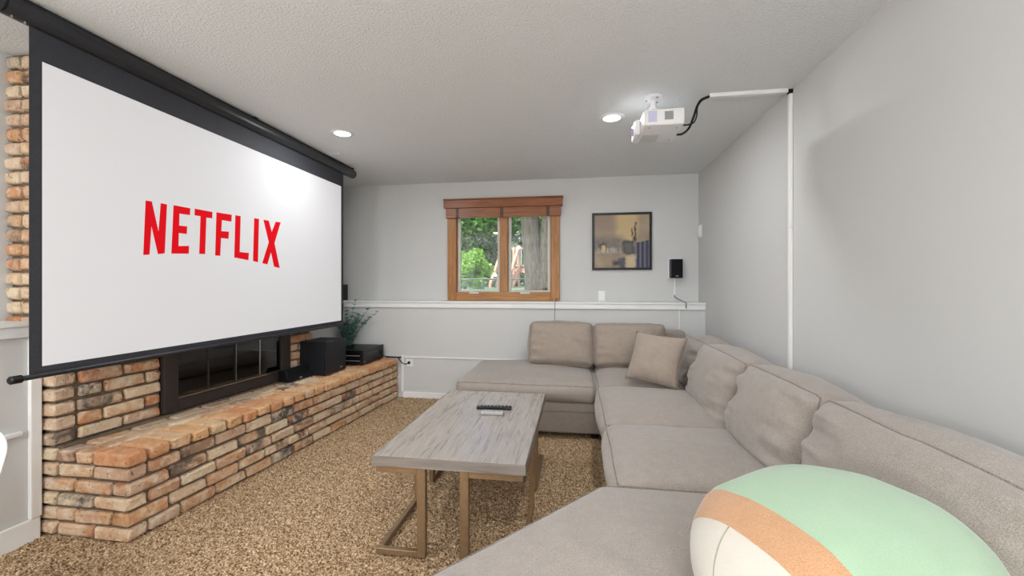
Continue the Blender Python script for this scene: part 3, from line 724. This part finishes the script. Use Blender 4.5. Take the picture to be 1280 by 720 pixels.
def leg_frame(sx, sy):
    xc = TX0+.012 if sx < 0 else TX1-.012; yc = TY0+.012 if sy < 0 else TY1-.012
    ix = -.662 if sx < 0 else -.505; iy = 2.30 if sy < 0 else 2.50
    m = MB()
    xa, xb = sorted((xc, ix)); ya, yb = sorted((yc, iy))
    fy0, fy1 = (yc, yc+ft) if sy < 0 else (yc-ft, yc); fx0, fx1 = (xc, xc+ft) if sx < 0 else (xc-ft, xc)
    lx0, lx1 = (ix-fw, ix) if sx < 0 else (ix, ix+fw)
    m.box(lx0, lx1, fy0, fy1, .002, .4035)                                            # leg under the short edge
    ly0, ly1 = (iy-fw, iy) if sy < 0 else (iy, iy+fw)
    m.box(fx0, fx1, ly0, ly1, .002, .4035)                                            # leg under the long edge
    for z0, z1 in ((.002, .028), (.372, .4035)):
        m.box(xa if sx < 0 else lx1+.0005, lx0-.0005 if sx < 0 else xb, fy0+.0003, fy1-.0003, z0, z1)
        m.box(fx0+.0003, fx1-.0003, fy1 if sy < 0 else ly1, ly0 if sy < 0 else fy0, z0, z1)
    return obj('leg_frame', m, M['bronze'], ct, .0015, 1)
for sx in (-1, 1):
    for sy in (-1, 1): leg_frame(sx, sy)
# remotes
def remote(name, label, x, y, l, wd, h, mat, bmat, rz, rows, cols):
    t = thing(name, label, 'remote', (x, y, .4505), 'remote controls on the coffee table', rz)
    link('body', mesh_of(MB().box(-l/2, l/2, -wd/2, wd/2, 0, h), 'body', .005, 3, 50), mat, t)
    me = mesh_of(MB().lathe([(.0032, h), (.0032, h+.0016)], 10), 'button')
    for i in range(rows):
        for j in range(cols):
            b = link('button', me, bmat, t); b.location = (-l/2 + l*(i+.9)/(rows+.8), -wd/2 + wd*(j+.75)/(cols+.5), 0)
    return t
remote('remote_control', 'long black remote control behind the silver one', -.50, 2.565, .215, .046, .018, M['black'], M['silver'], R(4), 9, 3)
remote('remote_control', 'short silver remote control in front of the black one', -.49, 2.455, .135, .042, .022, M['silver'], M['grey_grille'], R(3), 6, 3)

# ---------------------------------------------------------------- audio gear and plant on the hearth
HT = 6*PITCH + .004 - J + .006
HTOP = 5*PITCH + .004 + BH + .004
sw = thing('subwoofer', 'cube shaped charcoal subwoofer standing on the brick hearth', 'speaker', (-2.27, 3.54, HTOP))
obj('cabinet', MB().box(-2.40, -2.165, 3.385, 3.70, HTOP+.006, HTOP+.295), M['charcoal'], sw, .004)
fr = obj('front_baffle', MB().box(-2.1645, -2.142, 3.385, 3.70, HTOP+.006, HTOP+.295), M['charcoal'], sw, .006)
obj('badge', MB().box(-2.1418, -2.1405, 3.60, 3.632, HTOP+.035, HTOP+.043), M['silver'], fr)
for x in (-2.38, -2.17):
    for y in (3.40, 3.685): obj('foot', MB().lathe([(.011, HTOP), (.011, HTOP+.0055)], 10, T((x, y, 0))), M['black'], sw)
cs = thing('center_speaker', 'low wedge shaped black centre speaker before the fireplace doors', 'speaker', (-2.33, 3.26, HTOP))
y0, y1 = 3.115, 3.385
def wedge(y0, y1, pr): return MB().add([(x, y0, z) for x, z in pr] + [(x, y1, z) for x, z in pr], [tuple(range(len(pr))), tuple(range(len(pr), 2*len(pr)))[::-1]] + [(i, (i+1) % len(pr), len(pr)+(i+1) % len(pr), len(pr)+i) for i in range(len(pr))])
obj('cabinet', wedge(y0, y1, [(-2.425, HTOP+.001), (-2.298, HTOP+.001), (-2.334, HTOP+.104), (-2.405, HTOP+.085)]), M['black'], cs, .003)
cf = obj('grille', wedge(y0, y1, [(-2.2975, HTOP+.001), (-2.287, HTOP+.003), (-2.322, HTOP+.108), (-2.3335, HTOP+.1045)]), M['cloth'], cs, .002)
obj('badge', wedge(3.235, 3.265, [(-2.2885, HTOP+.012), (-2.287, HTOP+.012), (-2.2895, HTOP+.0195), (-2.291, HTOP+.0195)]), M['silver'], cf)
rc = thing('receiver', 'wide black audio receiver on the hearth beside the subwoofer', 'receiver', (-2.2, 4.1, HTOP))
rb = obj('body', MB().box(-2.385, -2.066, 3.86, 4.29, HTOP+.014, HTOP+.150), M['black'], rc, .003)
fa = obj('faceplate', MB().box(-2.0655, -2.052, 3.852, 4.298, HTOP+.012, HTOP+.152), M['black'], rc, .003)
obj('display', MB().box(-2.0518, -2.0508, 3.92, 4.16, HTOP+.095, HTOP+.120), M['black_gloss'], fa)
Mk = lambda y, z: T((-2.0518, y, z)) @ Matrix.Rotation(R(90), 4, 'Y')
obj('knob', MB().lathe([(.024, 0), (.022, .016)], 20, Mk(4.245, HTOP+.075)), M['black_gloss'], fa, smooth=40)
for i in range(6): obj('button', MB().lathe([(.005, 0), (.005, .004)], 10, Mk(3.90+.04*i, HTOP+.055)), M['black_gloss'], fa)
obj('power_button', MB().lathe([(.008, 0), (.008, .004)], 12, Mk(3.88, HTOP+.034)), M['chrome'], fa)
for i in range(9): obj('vent_slot', MB().box(-2.36, -2.09, 3.8585, 3.8598, HTOP+.032+.0125*i, HTOP+.037+.0125*i), M['grey_grille'] if i % 4 == 1 else M['black_gloss'], rb)
for i in range(14): obj('vent_rib', MB().box(-2.36+.02*i, -2.35+.02*i, 3.90, 4.25, HTOP+.1505, HTOP+.153), M['black_gloss'], rb)
for x in (-2.36, -2.09):
    for y in (3.90, 4.25): obj('foot', MB().lathe([(.018, HTOP), (.018, HTOP+.0135)], 12, T((x, y, 0))), M['black'], rc)
cd = obj('power_cord', MB().tube([(-2.30, 4.292, HTOP+.05), (-2.20, 4.33, HTOP+.03), (-2.08, 4.345, HTOP+.012), (-1.925, 4.345, HTOP+.008), (-1.90, 4.33, HTOP-.0), (-1.85, 4.31, HTOP-.045), (-1.815, 4.32, HTOP-.062), (-1.79, 4.34, HTOP-.052), (-1.783, 4.357, HTOP-.048)], .0055, 8), M['black'], rc, smooth=60)
obj('plug', MB().box(-1.797, -1.772, 4.334, 4.357, HTOP-.062, HTOP-.036), M['black'], cd, .004)
cab = tag(obj('signal_cable', MB().tube([(-2.035, 4.312, HTOP+.009), (-1.99, 4.318, HTOP+.010), (-1.93, 4.31, HTOP+.010), (-1.89, 4.325, HTOP+.010)], .006, 8).box(-1.90, -1.865, 4.317, 4.333, HTOP+.004, HTOP+.017), M['black'], smooth=60), 'loose black cable end lying on the hearth by the outlet', 'cable')
ol = thing('wall_outlet', 'white power outlet low on the wall at the hearth end', 'outlet', (-1.783, YL, .37))
obj('plate', MB().box(-1.825, -1.745, YL-.007, YL-.0005, .330, .412), M['plastic_white'], ol, .002)
for z in (.348, .384): obj('socket', MB().box(-1.800, -1.768, YL-.010, YL-.0072, z-.013, z+.013), M['plastic_white'], ol, .001)
# satellite speaker on the ledge behind the screen
def satellite(label, x0, x1, y0, y1, z0, z1, brk):
    s = thing('satellite_speaker', label, 'speaker', ((x0+x1)/2, (y0+y1)/2, z0))
    obj('cabinet', MB().box(x0, x1, y0+.008, y1, z0, z1), M['black'], s, .006)
    gr = obj('grille', MB().box(x0+.006, x1-.006, y0, y0+.0078, z0+.006, z1-.006), M['cloth'], s, .003)
    obj('badge', MB().box((x0+x1)/2-.012, (x0+x1)/2+.012, y0-.0012, y0-.0002, z0+.016, z0+.023), M['silver'], gr)
    if brk: obj('bracket', MB().box(x0-.012, x1+.012, y1+.001, YB-.001, z0-.004, z1+.012), M['plastic_white'], s, .003)
    return s
satellite('small black speaker standing on the ledge behind the projection screen', -2.72, -2.615, 4.44, 4.56, LEDGE, LEDGE+.18, False)
satellite('small black speaker mounted on the wall beside the painting', .952, 1.068, 4.465, 4.562, 1.285, 1.478, True)
obj_c = tag(obj('speaker_wire', MB().tube([(1.012, 4.588, 1.11), (1.012, 4.582, 1.09), (1.03, 4.56, 1.075), (1.06, 4.46, 1.05), (1.062, 4.40, 1.047), (1.064, 4.336, 1.040), (1.064, 4.334, .985)], .0035, 6), M['black'], smooth=60), 'thin black speaker wire drooping over the white ledge', 'wire')
tag(obj('wire_cover', MB().box(1.003, 1.021, 4.588, YB-.0005, 1.105, 1.283), M['plastic_white'], bevel=.002), 'short white wire cover below the wall speaker', 'wire cover')
sp_ = thing('blank_plate', 'white blank wall plate just above the ledge', 'wall plate', (.271, YB, 1.05))
obj('plate', MB().box(.236, .306, YB-.007, YB-.0005, 1.042, 1.152), M['plastic_white'], sp_, .002)
for z in (1.062, 1.132): obj('screw', MB().box(.268, .274, YB-.0085, YB-.0072, z-.003, z+.003), M['plastic_white'], sp_)
th_ = thing('thermostat', 'small white wall sensor on the right wall near the corner', 'thermostat', (XR, 4.54, 1.75))
obj('plate', MB().box(XR-.006, XR-.0005, 4.47, 4.59, 1.690, 1.825), M['plastic_white'], th_, .002)
obj('cover', MB().box(XR-.024, XR-.0062, 4.485, 4.575, 1.703, 1.812), M['plastic_white'], th_, .004)

# plant
pt = thing('eucalyptus_plant', 'leafy blue green eucalyptus plant behind the receiver', 'plant', (-2.36, 4.18, HTOP))
prnd = random.Random(8); PX, PY = -2.46, 4.28; 
pt.location = (PX, PY, HTOP); WLOC[pt.name] = (PX, PY, HTOP)
obj('pot', MB().lathe([(.045, HTOP), (.06, HTOP+.03), (.066, HTOP+.12), (.060, HTOP+.12), (.055, HTOP+.10)], 24, T((PX, PY, 0))), M['ceramic'], pt, smooth=50)
leaf_me = []
for q in range(3):
    lm = MB(); L_ = (.026, .032, .022)[q]; wd = (.022, .024, .020)[q]
    pts = [Vector((0, 0, 0)), Vector((wd*.6, L_*.25, .002)), Vector((wd*.75, L_*.6, .003)), Vector((0, L_, -.002)), Vector((-wd*.75, L_*.6, .003)), Vector((-wd*.6, L_*.25, .002)), Vector((0, L_*.5, -.003))]
    lm.add(pts, [(0,1,6), (1,2,6), (2,3,6), (3,4,6), (4,5,6), (5,0,6)]); me = mesh_of(lm, 'leaf', smooth=180); me.materials.append(M['euca']); leaf_me.append(me)
nl = 0; small = MB()
stems = [(.10, -.04, .52, 0), (.20, .00, .42, 0), (.0, .0, .40, 0), (.14, -.06, .36, 0), (-.12, -.02, .34, 0), (.08, .06, .36, 0), (-.02, .0, .44, 0), (.10, -.07, .30, 0), (.0, -.12, .30, 0), (-.10, .08, .30, 0), (.30, .0, .40, 0), (.12, -.02, .36, 0), (.03, -.05, .33, 0), (-.04, -.07, .36, 0)]
for dx, dy, hh, _ in stems:
    pts = []
    for t in range(9):
        s = t/8; pts.append(Vector((PX + dx*s**1.5*1.15, PY + dy*s**1.5*1.15, HTOP + .10 + hh*s - .0*s)))
    st = obj('stem', MB().tube(pts, [.0028*(1-.6*i/8) for i in range(9)], 5), M['stem'], pt, smooth=180)
    nn = 11
    for i in range(nn):
        s = .12 + .88*i/(nn-1); k = s*8; a = int(min(7, k)); p = pts[a].lerp(pts[a+1], k-a)
        for side in (0, 1):
            if nl >= 300: continue
            l = bpy.data.objects.new('leaf', leaf_me[prnd.randrange(3)]); scene.collection.objects.link(l); l.parent = pt; nl += 1
            l.location = p - Vector((PX, PY, HTOP)); l.rotation_euler = (R(prnd.uniform(5, 50)), R(prnd.uniform(-20, 20)), i*R(95) + side*math.pi + prnd.uniform(-.3, .3))
            sc_ = (2.9 - 1.9*s)*prnd.uniform(.85, 1.15); l.scale = (sc_,)*3

# ---------------------------------------------------------------- painting
pa = thing('framed_painting', 'square abstract painting in earthy tones with thin black frame', 'painting', (.4765, YB, 1.37))
x0, x1, z0, z1 = .170, .783, 1.372, 1.978; e = .024
for b in ((x0, x1, z0, z0+e), (x0, x1, z1-e, z1), (x0, x0+e, z0+e+.0003, z1-e-.0003), (x1-e, x1, z0+e+.0003, z1-e-.0003)):
    obj('frame_side', MB().box(b[0], b[1], YB-.030, YB-.001, b[2], b[3]), M['black'], pa, .002)
cv = link('canvas', mesh_of(MB().box(-.282, .282, -.006, .006, -.279, .279), 'canvas'), M['painting'], pa); cv.location = (0, -.014, .305)

# ---------------------------------------------------------------- projector
pj = thing('projector', 'white ceiling mounted projector aimed at the screen', 'projector', (.47, 2.68, 2.12))
def psub(o): return o
pb = obj('body', MB().box(.385, .608, 2.50, 2.815, 2.128, 2.222), M['plastic_white'], pj, .010, 3, 50)
obj('lens_hood', MB().box(.352, .3845, 2.63, 2.795, 2.124, 2.214), M['plastic_white'], pj, .010, 3, 50)
Ml = T((.352, 2.715, 2.172)) @ Matrix.Rotation(R(-90), 4, 'Y')
obj('lens', MB().lathe([(.028, -.004), (.028, .006), (.023, .008), (.023, .002)], 24, Ml), M['lens'], pj, smooth=40)
vt = obj('vent_grille', MB().box(.498, .545, 2.4985, 2.5003, 2.155, 2.203), M['grey_grille'], pb)
for i in range(6): obj('vent_slat', MB().box(.500, .543, 2.4965, 2.4983, 2.158+.0078*i, 2.161+.0078*i), M['silver'], pb)
obj('side_window', MB().box(.408, .456, 2.4988, 2.5005, 2.146, 2.208), plain('pale_lilac', srgb(206,202,232), .2), pb)
obj('bottom_panel', MB().box(.40, .50, 2.66, 2.80, 2.1262, 2.1279), plain('pale_grey', srgb(206,206,206), .4), pb)
for x, y in ((.42, 2.54), (.575, 2.56), (.575, 2.77)): obj('screw', MB().lathe([(.005, 2.1255), (.005, 2.1278)], 10, T((x, y, 0))), M['grey_grille'], pb)
mt = obj('ceiling_plate', MB().lathe([(.012, CEIL-.020), (.055, CEIL-.012), (.060, CEIL-.001)], 28, T((.47, 2.69, 0))), M['plastic_white'], pj, smooth=40)
for k in range(3): obj('screw', MB().lathe([(.006, CEIL-.020), (.006, CEIL-.012)], 8, T((.47+.042*math.cos(k*2.1-1.2), 2.69+.042*math.sin(k*2.1-1.2), 0))), M['grey_grille'], mt)
obj('mount_post', MB().lathe([(.016, 2.235), (.016, 2.27), (.027, 2.272), (.027, 2.30), (.016, 2.302), (.016, CEIL-.018)], 20, T((.47, 2.69, 0))), M['plastic_white'], pj, smooth=40)
obj('mount_yoke', MB().box(.435, .505, 2.66, 2.72, 2.2225, 2.234).box(.428, .4345, 2.665, 2.715, 2.2225, 2.29).box(.5055, .512, 2.665, 2.715, 2.2225, 2.29), M['plastic_white'], pj, .002)
c1 = [(.606, 2.70, 2.135), (.64, 2.70, 2.137), (.675, 2.69, 2.165), (.70, 2.685, 2.225), (.72, 2.68, 2.29), (.745, 2.68, 2.33), (.79, 2.68, 2.347)]
c2 = [(.606, 2.60, 2.155), (.645, 2.61, 2.158), (.69, 2.64, 2.18), (.715, 2.67, 2.23), (.725, 2.69, 2.29), (.75, 2.69, 2.328), (.79, 2.69, 2.345)]
def smoothpath(p, n=5):
    p = [Vector(q) for q in p]; out = []
    for i in range(len(p)-1):
        a = p[max(0, i-1)]; b = p[i]; c = p[i+1]; d = p[min(len(p)-1, i+2)]
        for k in range(n):
            t = k/n; out.append(.5*((2*b) + (c-a)*t + (2*a-5*b+4*c-d)*t*t + (3*b-a-3*c+d)*t**3))
    return out + [p[-1]]
for c, lab, r in ((c1, 'thicker black cable looping from the projector to the raceway', .007), (c2, 'thinner black cable crossing behind the thicker one at the projector', .0045)):
    tag(obj('projector_cable', MB().tube(smoothpath(c), r, 8), M['black'], smooth=60), lab, 'cable')
rw = thing('cable_raceway', 'white cable raceway running along the ceiling and down the right wall', 'raceway', (XR, 2.69, .6))
obj('ceiling_channel', MB().box(.79, XR-.026, 2.672, 2.702, CEIL-.024, CEIL-.0005), M['white'], rw, .003)
for z0, z1 in ((.60, 1.55), (1.551, CEIL-.03)): obj('wall_channel', MB().box(XR-.019, XR-.0005, 2.676, 2.702, z0, z1), M['white'], rw, .003)
obj('corner_gap', MB().box(XR-.025, XR-.0008, 2.674, 2.700, CEIL-.028, CEIL-.006), M['black'], rw)

# ---------------------------------------------------------------- ceiling lamps and vent
def downlight(x, y, label):
    t = thing('recessed_downlight', label, 'ceiling light', (x, y, CEIL), 'recessed ceiling lights')
    link('trim_ring', mesh_of(MB().lathe([(.058, -.004), (.060, -.007), (.082, -.004), (.086, -.0005), (.058, -.0005)], 40), 'trim_ring', smooth=50), M['plastic_white'], t)
    link('lens', mesh_of(MB().lathe([(.057, -.0045), (.057, -.001)], 32), 'lens'), M['led'], t)
    d = bpy.data.lights.new('downlight', 'AREA'); d.shape = 'DISK'; d.size = .115; d.energy = DOWNLIGHT_W; d.color = LAMP_RGB
    o = bpy.data.objects.new('downlight_beam', d); scene.collection.objects.link(o); o.parent = t; o.location = (0, 0, -.010)
downlight(-1.749, 2.97, 'round recessed ceiling light near the projection screen')
downlight(.244, 2.97, 'round recessed ceiling light beside the projector')
for x, y in ((-1.749, .1), (.244, .1), (-1.749, -2.2), (.244, -2.2)): downlight(x, y, 'added round recessed ceiling light in the unseen room behind the sofa end')  # four unseen lights added to raise the room brightness
def globe(x, y):  # added fill light out of view, brightens the room from behind the camera
    t = thing('fill_globe_light', 'added frosted globe fill light in the unseen part of the room', 'ceiling light', (x, y, CEIL), 'added globe fill lights')
    link('canopy', mesh_of(MB().lathe([(.02, -.05), (.06, -.03), (.065, -.001)], 28), 'canopy', smooth=50), M['chrome'], t)
    a = plain('frosted_globe', (1, .98, .95), .4, emis=2.0)
    link('globe', mesh_of(MB().lathe([(max(.001, .125*math.sin(math.pi*k/16)), -.18-.125*math.cos(math.pi*k/16)) for k in range(17)], 28, cap=False), 'globe', smooth=180), a, t).visible_shadow = True
    d = bpy.data.lights.new('globe', 'POINT'); d.energy = FILL_GLOBE_W/3; d.shadow_soft_size = .02; d.color = LAMP_RGB
    for k in range(3):
        o = bpy.data.objects.new('globe_fill', d); scene.collection.objects.link(o); o.parent = t; q = 2*math.pi*k/3 + .5
        o.location = (.17*math.cos(q), .17*math.sin(q), -.20)
globe(.35, -1.6); globe(-1.6, -1.6)
def fill_floor_lamp(x, y, label):  # added lamp out of view, throws extra light up onto the ceiling
    t = thing('fill_floor_lamp', label, 'floor lamp', (x, y, 0), 'added globe fill lamps')
    link('base', mesh_of(MB().lathe([(.14, 0), (.14, .012), (.02, .03)], 28), 'base', smooth=40), M['black'], t)
    link('pole', mesh_of(MB().lathe([(.011, .028), (.011, 1.30)], 14), 'pole', smooth=40), M['black'], t)
    a = plain('frosted_lamp_globe', (1, .98, .95), .4, emis=2.0)
    link('shade', mesh_of(MB().lathe([(max(.001, .11*math.sin(math.pi*k/16)), 1.41-.11*math.cos(math.pi*k/16)) for k in range(17)], 28, cap=False), 'shade', smooth=180), a, t)
    d = bpy.data.lights.new('fill_floor_lamp', 'POINT'); d.energy = FILL_FLOOR_LAMP_W/3; d.shadow_soft_size = .03; d.color = LAMP_RGB
    for k in range(3):
        o = bpy.data.objects.new('lamp_fill', d); scene.collection.objects.link(o); o.parent = t; q = 2*math.pi*k/3 + .5
        o.location = (.15*math.cos(q), .15*math.sin(q), 1.46)
fill_floor_lamp(.35, -1.35, 'added globe fill lamp behind the angled sofa seat'); fill_floor_lamp(-1.9, -1.35, 'added globe fill lamp near the left half wall')
cvn = thing('ceiling_vent', 'white slatted ceiling vent beside the screen casing', 'vent', (-2.02, 3.55, CEIL))
obj('frame', MB().box(-2.15, -2.03, 3.40, 3.72, CEIL-.006, CEIL-.0005), M['white'], cvn, .002)
for i in range(7): obj('slat', MB().box(-2.139+.0155*i, -2.131+.0155*i, 3.415, 3.705, CEIL-.011, CEIL-.0062), M['white'], cvn)

# ---------------------------------------------------------------- white chair at the left edge
M['chair_white'] = plain('chair_white', srgb(216,216,216), .4)
ch = thing('shell_chair', 'smooth white moulded chair beside the left half wall', 'chair', (-1.925, .80, 0))
P = []
for i in range(15):
    t = i/14; row = []
    for j in range(15):
        s = j/14*2-1
        if t < .5: yy = -.22 + .44*t/.5; zz = .44 + .02*(1-t*2); cup = .10*s**4
        else: k = (t-.5)/.5; yy = .22 + .07*k; zz = .44 + .34*k; cup = .06*s**4
        wd = .25*(1 - .06*max(0, (t-.5)*2)**3 - .18*max(0, (.15-t)/.15)**2)
        row.append(Vector((-1.925 + s*wd, .80 + yy - (cup*1.1 if t >= .5 else 0), zz + (cup if t < .5 else 0) - (.09*s*s*max(0, (t-.7)/.3)))))
    P.append(row)
sh = obj('shell', MB().grid(P), M['chair_white'], ch, smooth=180)
md = sh.modifiers.new('thick', 'SOLIDIFY'); md.thickness = .010; md2 = sh.modifiers.new('sub', 'SUBSURF'); md2.levels = 1; md2.render_levels = 2
for sx in (-1, 1):
    for sy in (-1, 1): obj('leg', MB().tube([(-1.925+sx*.13, .80+sy*.13, .432), (-1.925+sx*.21, .80+sy*.21, .0)], [.014, .010], 10), M['oak_v'], ch, smooth=60)

# ---------------------------------------------------------------- outside the window
G = 1.05
def flat(name, x0, x1, y0, y1, z, mat): return MB().box(x0, x1, y0, y1, z-.1, z)
tag(obj('lawn', flat('', -40, 30, 4.82, 80, G, 0), M['lawn']), 'sunlit lawn outside the window', 'lawn', kind='structure')
orn = random.Random(21)
def leaves(mb, c, rad, n, size, seed):
    rg = np.random.default_rng(seed); c = np.array(c); rad = np.array(rad)
    lumps = rg.normal(size=(26, 3)); lumps = lumps/np.linalg.norm(lumps, axis=1)[:, None]*rg.uniform(.35, .85, (26, 1))
    for i in range(n):
        l = lumps[rg.integers(26)]; d = rg.normal(size=3); d = d/np.linalg.norm(d)*.36*rg.uniform(.4, 1)**.5
        p = c + (l+d)*rad; a = rg.normal(size=3); a /= np.linalg.norm(a); b = np.cross(a, rg.normal(size=3)); b /= np.linalg.norm(b); s = size*rg.uniform(.6, 1.3)
        k = len(mb.v)
        mb.v += [tuple(p-a*s), tuple(p+b*s*.45), tuple(p+a*s), tuple(p-b*s*.45)]; mb.f.append((k, k+1, k+2, k+3))
def nm(mb, name, mat, parent):
    me = bpy.data.meshes.new(name); off = np.array(WLOC[parent.name]); me.from_pydata((np.array(mb.v)-off).tolist(), [], mb.f); o = link(name, me, mat, parent); o['kind'] = 'stuff'; return o
def trunk_mb(base, top, r0, r1, seed, n=14, seg=12, flare=.5):
    rg = random.Random(seed); pts = []; rr = []
    for i in range(seg+1):
        t = i/seg; p = Vector(base).lerp(Vector(top), t); pts.append(p + Vector((rg.uniform(-.04, .04), rg.uniform(-.03, .03), 0))*r0*2); rr.append((r0+(r1-r0)*t)*(1 + flare*max(0, 1-t*5)**2)*rg.uniform(.95, 1.05))
    return MB().tube(pts, rr, n)
# big forked trunk near the window
tr = thing('big_tree', 'thick grey barked tree trunk just outside the right pane', 'tree', (-.70, 8.4, G))
obj('trunk', trunk_mb((-.76, 8.4, G-.05), (-1.24, 8.5, 5.5), .20, .155, 3, flare=.35), M['bark'], tr, smooth=60)
obj('fork', trunk_mb((-.645, 8.36, G+.1), (-.42, 8.5, 5.2), .115, .075, 4, flare=.5), M['bark'], tr, smooth=60)
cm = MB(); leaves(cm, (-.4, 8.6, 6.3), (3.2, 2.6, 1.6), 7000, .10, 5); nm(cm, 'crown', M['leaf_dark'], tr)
def tree(name, label, x, y, h, r, mat, seed, tr_r=.14, n=9000, size=.13, rz=None, cz=None):
    t = thing(name, label, 'tree', (x, y, G))
    obj('trunk', trunk_mb((x, y, G-.05), (x+.3, y, G+h*.8), tr_r, tr_r*.5, seed), M['bark'], t, smooth=60)
    for k in range(5):
        q = k*1.3 + seed; z = G + h*(.3+.1*k); obj('branch', MB().tube([(x+.1, y, z), (x+math.cos(q)*r*.5, y+math.sin(q)*r*.3, z+h*.12), (x+math.cos(q)*r*.85, y+math.sin(q)*r*.5, z+h*.2)], [tr_r*.5, tr_r*.3, tr_r*.12], 7), M['bark'], t, smooth=60)
    cm = MB(); leaves(cm, (x, y, cz or G+h*.62), (r, r*.7, rz or h*.45), n, size, seed); nm(cm, 'crown', mat, t)
    return t
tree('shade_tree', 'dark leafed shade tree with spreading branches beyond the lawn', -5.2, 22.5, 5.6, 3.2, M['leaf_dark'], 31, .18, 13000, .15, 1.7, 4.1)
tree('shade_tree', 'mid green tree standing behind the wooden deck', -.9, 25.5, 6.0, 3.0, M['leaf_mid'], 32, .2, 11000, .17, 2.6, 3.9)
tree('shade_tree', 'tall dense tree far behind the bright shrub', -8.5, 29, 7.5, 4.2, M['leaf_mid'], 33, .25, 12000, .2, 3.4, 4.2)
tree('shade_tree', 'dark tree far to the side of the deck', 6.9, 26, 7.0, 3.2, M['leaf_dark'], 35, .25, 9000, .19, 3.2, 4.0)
sb = thing('bright_shrub', 'sunlit yellow green shrub seen through the left pane', 'shrub', (-3.9, 14.6, G))
obj('stem', trunk_mb((-3.9, 14.6, G-.05), (-3.9, 14.6, G+.9), .06, .03, 7), M['bark'], sb, smooth=60)
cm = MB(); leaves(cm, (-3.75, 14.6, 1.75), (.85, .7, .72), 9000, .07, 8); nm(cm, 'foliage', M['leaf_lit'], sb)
hd = thing('garden_hedge', 'long green hedge closing the view behind the trees', 'hedge', (-3, 33, G))
obj('stem', trunk_mb((-3, 33, G-.05), (-3, 33, G+1), .06, .03, 9), M['bark'], hd, smooth=60)
cm = MB()
for k in range(7): leaves(cm, (-14+4.4*k, 33+.4*(k % 2), 2.2), (2.9, 1.0, 2.4), 2600, .26, 40+k)
nm(cm, 'foliage', M['leaf_mid'], hd)
# raised deck with stairs
dk = thing('wooden_deck', 'raised wooden deck with railing and steep stairs beyond the tree', 'deck', (-1.4, 20, G))
DZ = 1.98; dx0, dx1, dy = -2.95, 1.4, 19.6
for i in range(8): obj('plank', MB().box(dx0, dx1, dy+.18*i, dy+.18*i+.16, DZ-.05, DZ), M['deck'], dk)
obj('rim_board', MB().box(dx0-.02, dx1+.02, dy-.045, dy-.002, DZ-.22, DZ), M['deck'], dk)
for x in (dx0+.02, -1.55, -.2, 1.3):
    obj('post', MB().box(x, x+.10, dy-.145, dy-.046, G-.02, DZ+.95), M['deck'], dk)
for z in (DZ+.12, DZ+.92): obj('rail', MB().box(dx0+.03, dx1, dy-.045, dy-.0465+.05, z-.045, z+.045), M['deck'], dk)
for i in range(24):
    x = dx0 + .22 + i*.175; obj('baluster', MB().box(x, x+.045, dy-.04, dy-.002, DZ+.166, DZ+.874), M['white'] if i % 4 == 1 else M['deck'], dk)
def plankbar(p, q, wx, hz):
    (xa, ya, za), (xb, yb, zb) = p, q
    return MB().add([(xa-wx, ya, za-hz), (xa+wx, ya, za-hz), (xa-wx, ya, za+hz), (xa+wx, ya, za+hz), (xb-wx, yb, zb-hz), (xb+wx, yb, zb-hz), (xb-wx, yb, zb+hz), (xb+wx, yb, zb+hz)], [(0,1,3,2), (4,6,7,5), (0,4,5,1), (2,3,7,6), (0,2,6,4), (1,5,7,3)])
for sx in (0, .74):
    obj('handrail', plankbar((-3.36+sx, 19.4, DZ+.95), (-3.70+sx, 18.0, G+.12), .05, .10), M['deck'], dk)
    obj('stair_stringer', plankbar((-3.34+sx, 19.4, DZ-.05), (-3.52+sx, 18.5, G+.08), .05, .12), M['deck'], dk)
    obj('newel', MB().box(-3.41+sx, -3.31+sx, 19.41, 19.51, G-.02, DZ+1.0), M['deck'], dk)
for i in range(5):
    k = (i+.6)/5.4; obj('tread', MB().box(-3.29-.18*k, -2.65-.18*k, 19.4-.9*k-.2, 19.4-.9*k, DZ-.9*k-.04, DZ-.9*k), M['deck'], dk)
# chain-link fence
fn = thing('chain_link_fence', 'low metal chain link fence crossing the lawn', 'fence', (-3, 13, G))
FY = 12.6; FT = G + .33
obj('rail', MB().tube([(-9, FY, FT), (-1.2, FY, FT)], .022, 8), M['galv'], fn, smooth=60)
for x in (-8.2, -6.4, -4.6, -2.8, -1.3): obj('post', MB().tube([(x, FY, G-.02), (x, FY, FT+.03)], .028, 8), M['galv'], fn, smooth=60)
wm = MB()
for i in range(150):
    x = -9 + i*.052
    for s in (1, -1): wm.tube([(x, FY, G), (x + s*.34, FY, FT)], .0022, 3, cap=False)
wmo = obj('wire_mesh', wm, M['galv'], fn); wmo['kind'] = 'stuff'
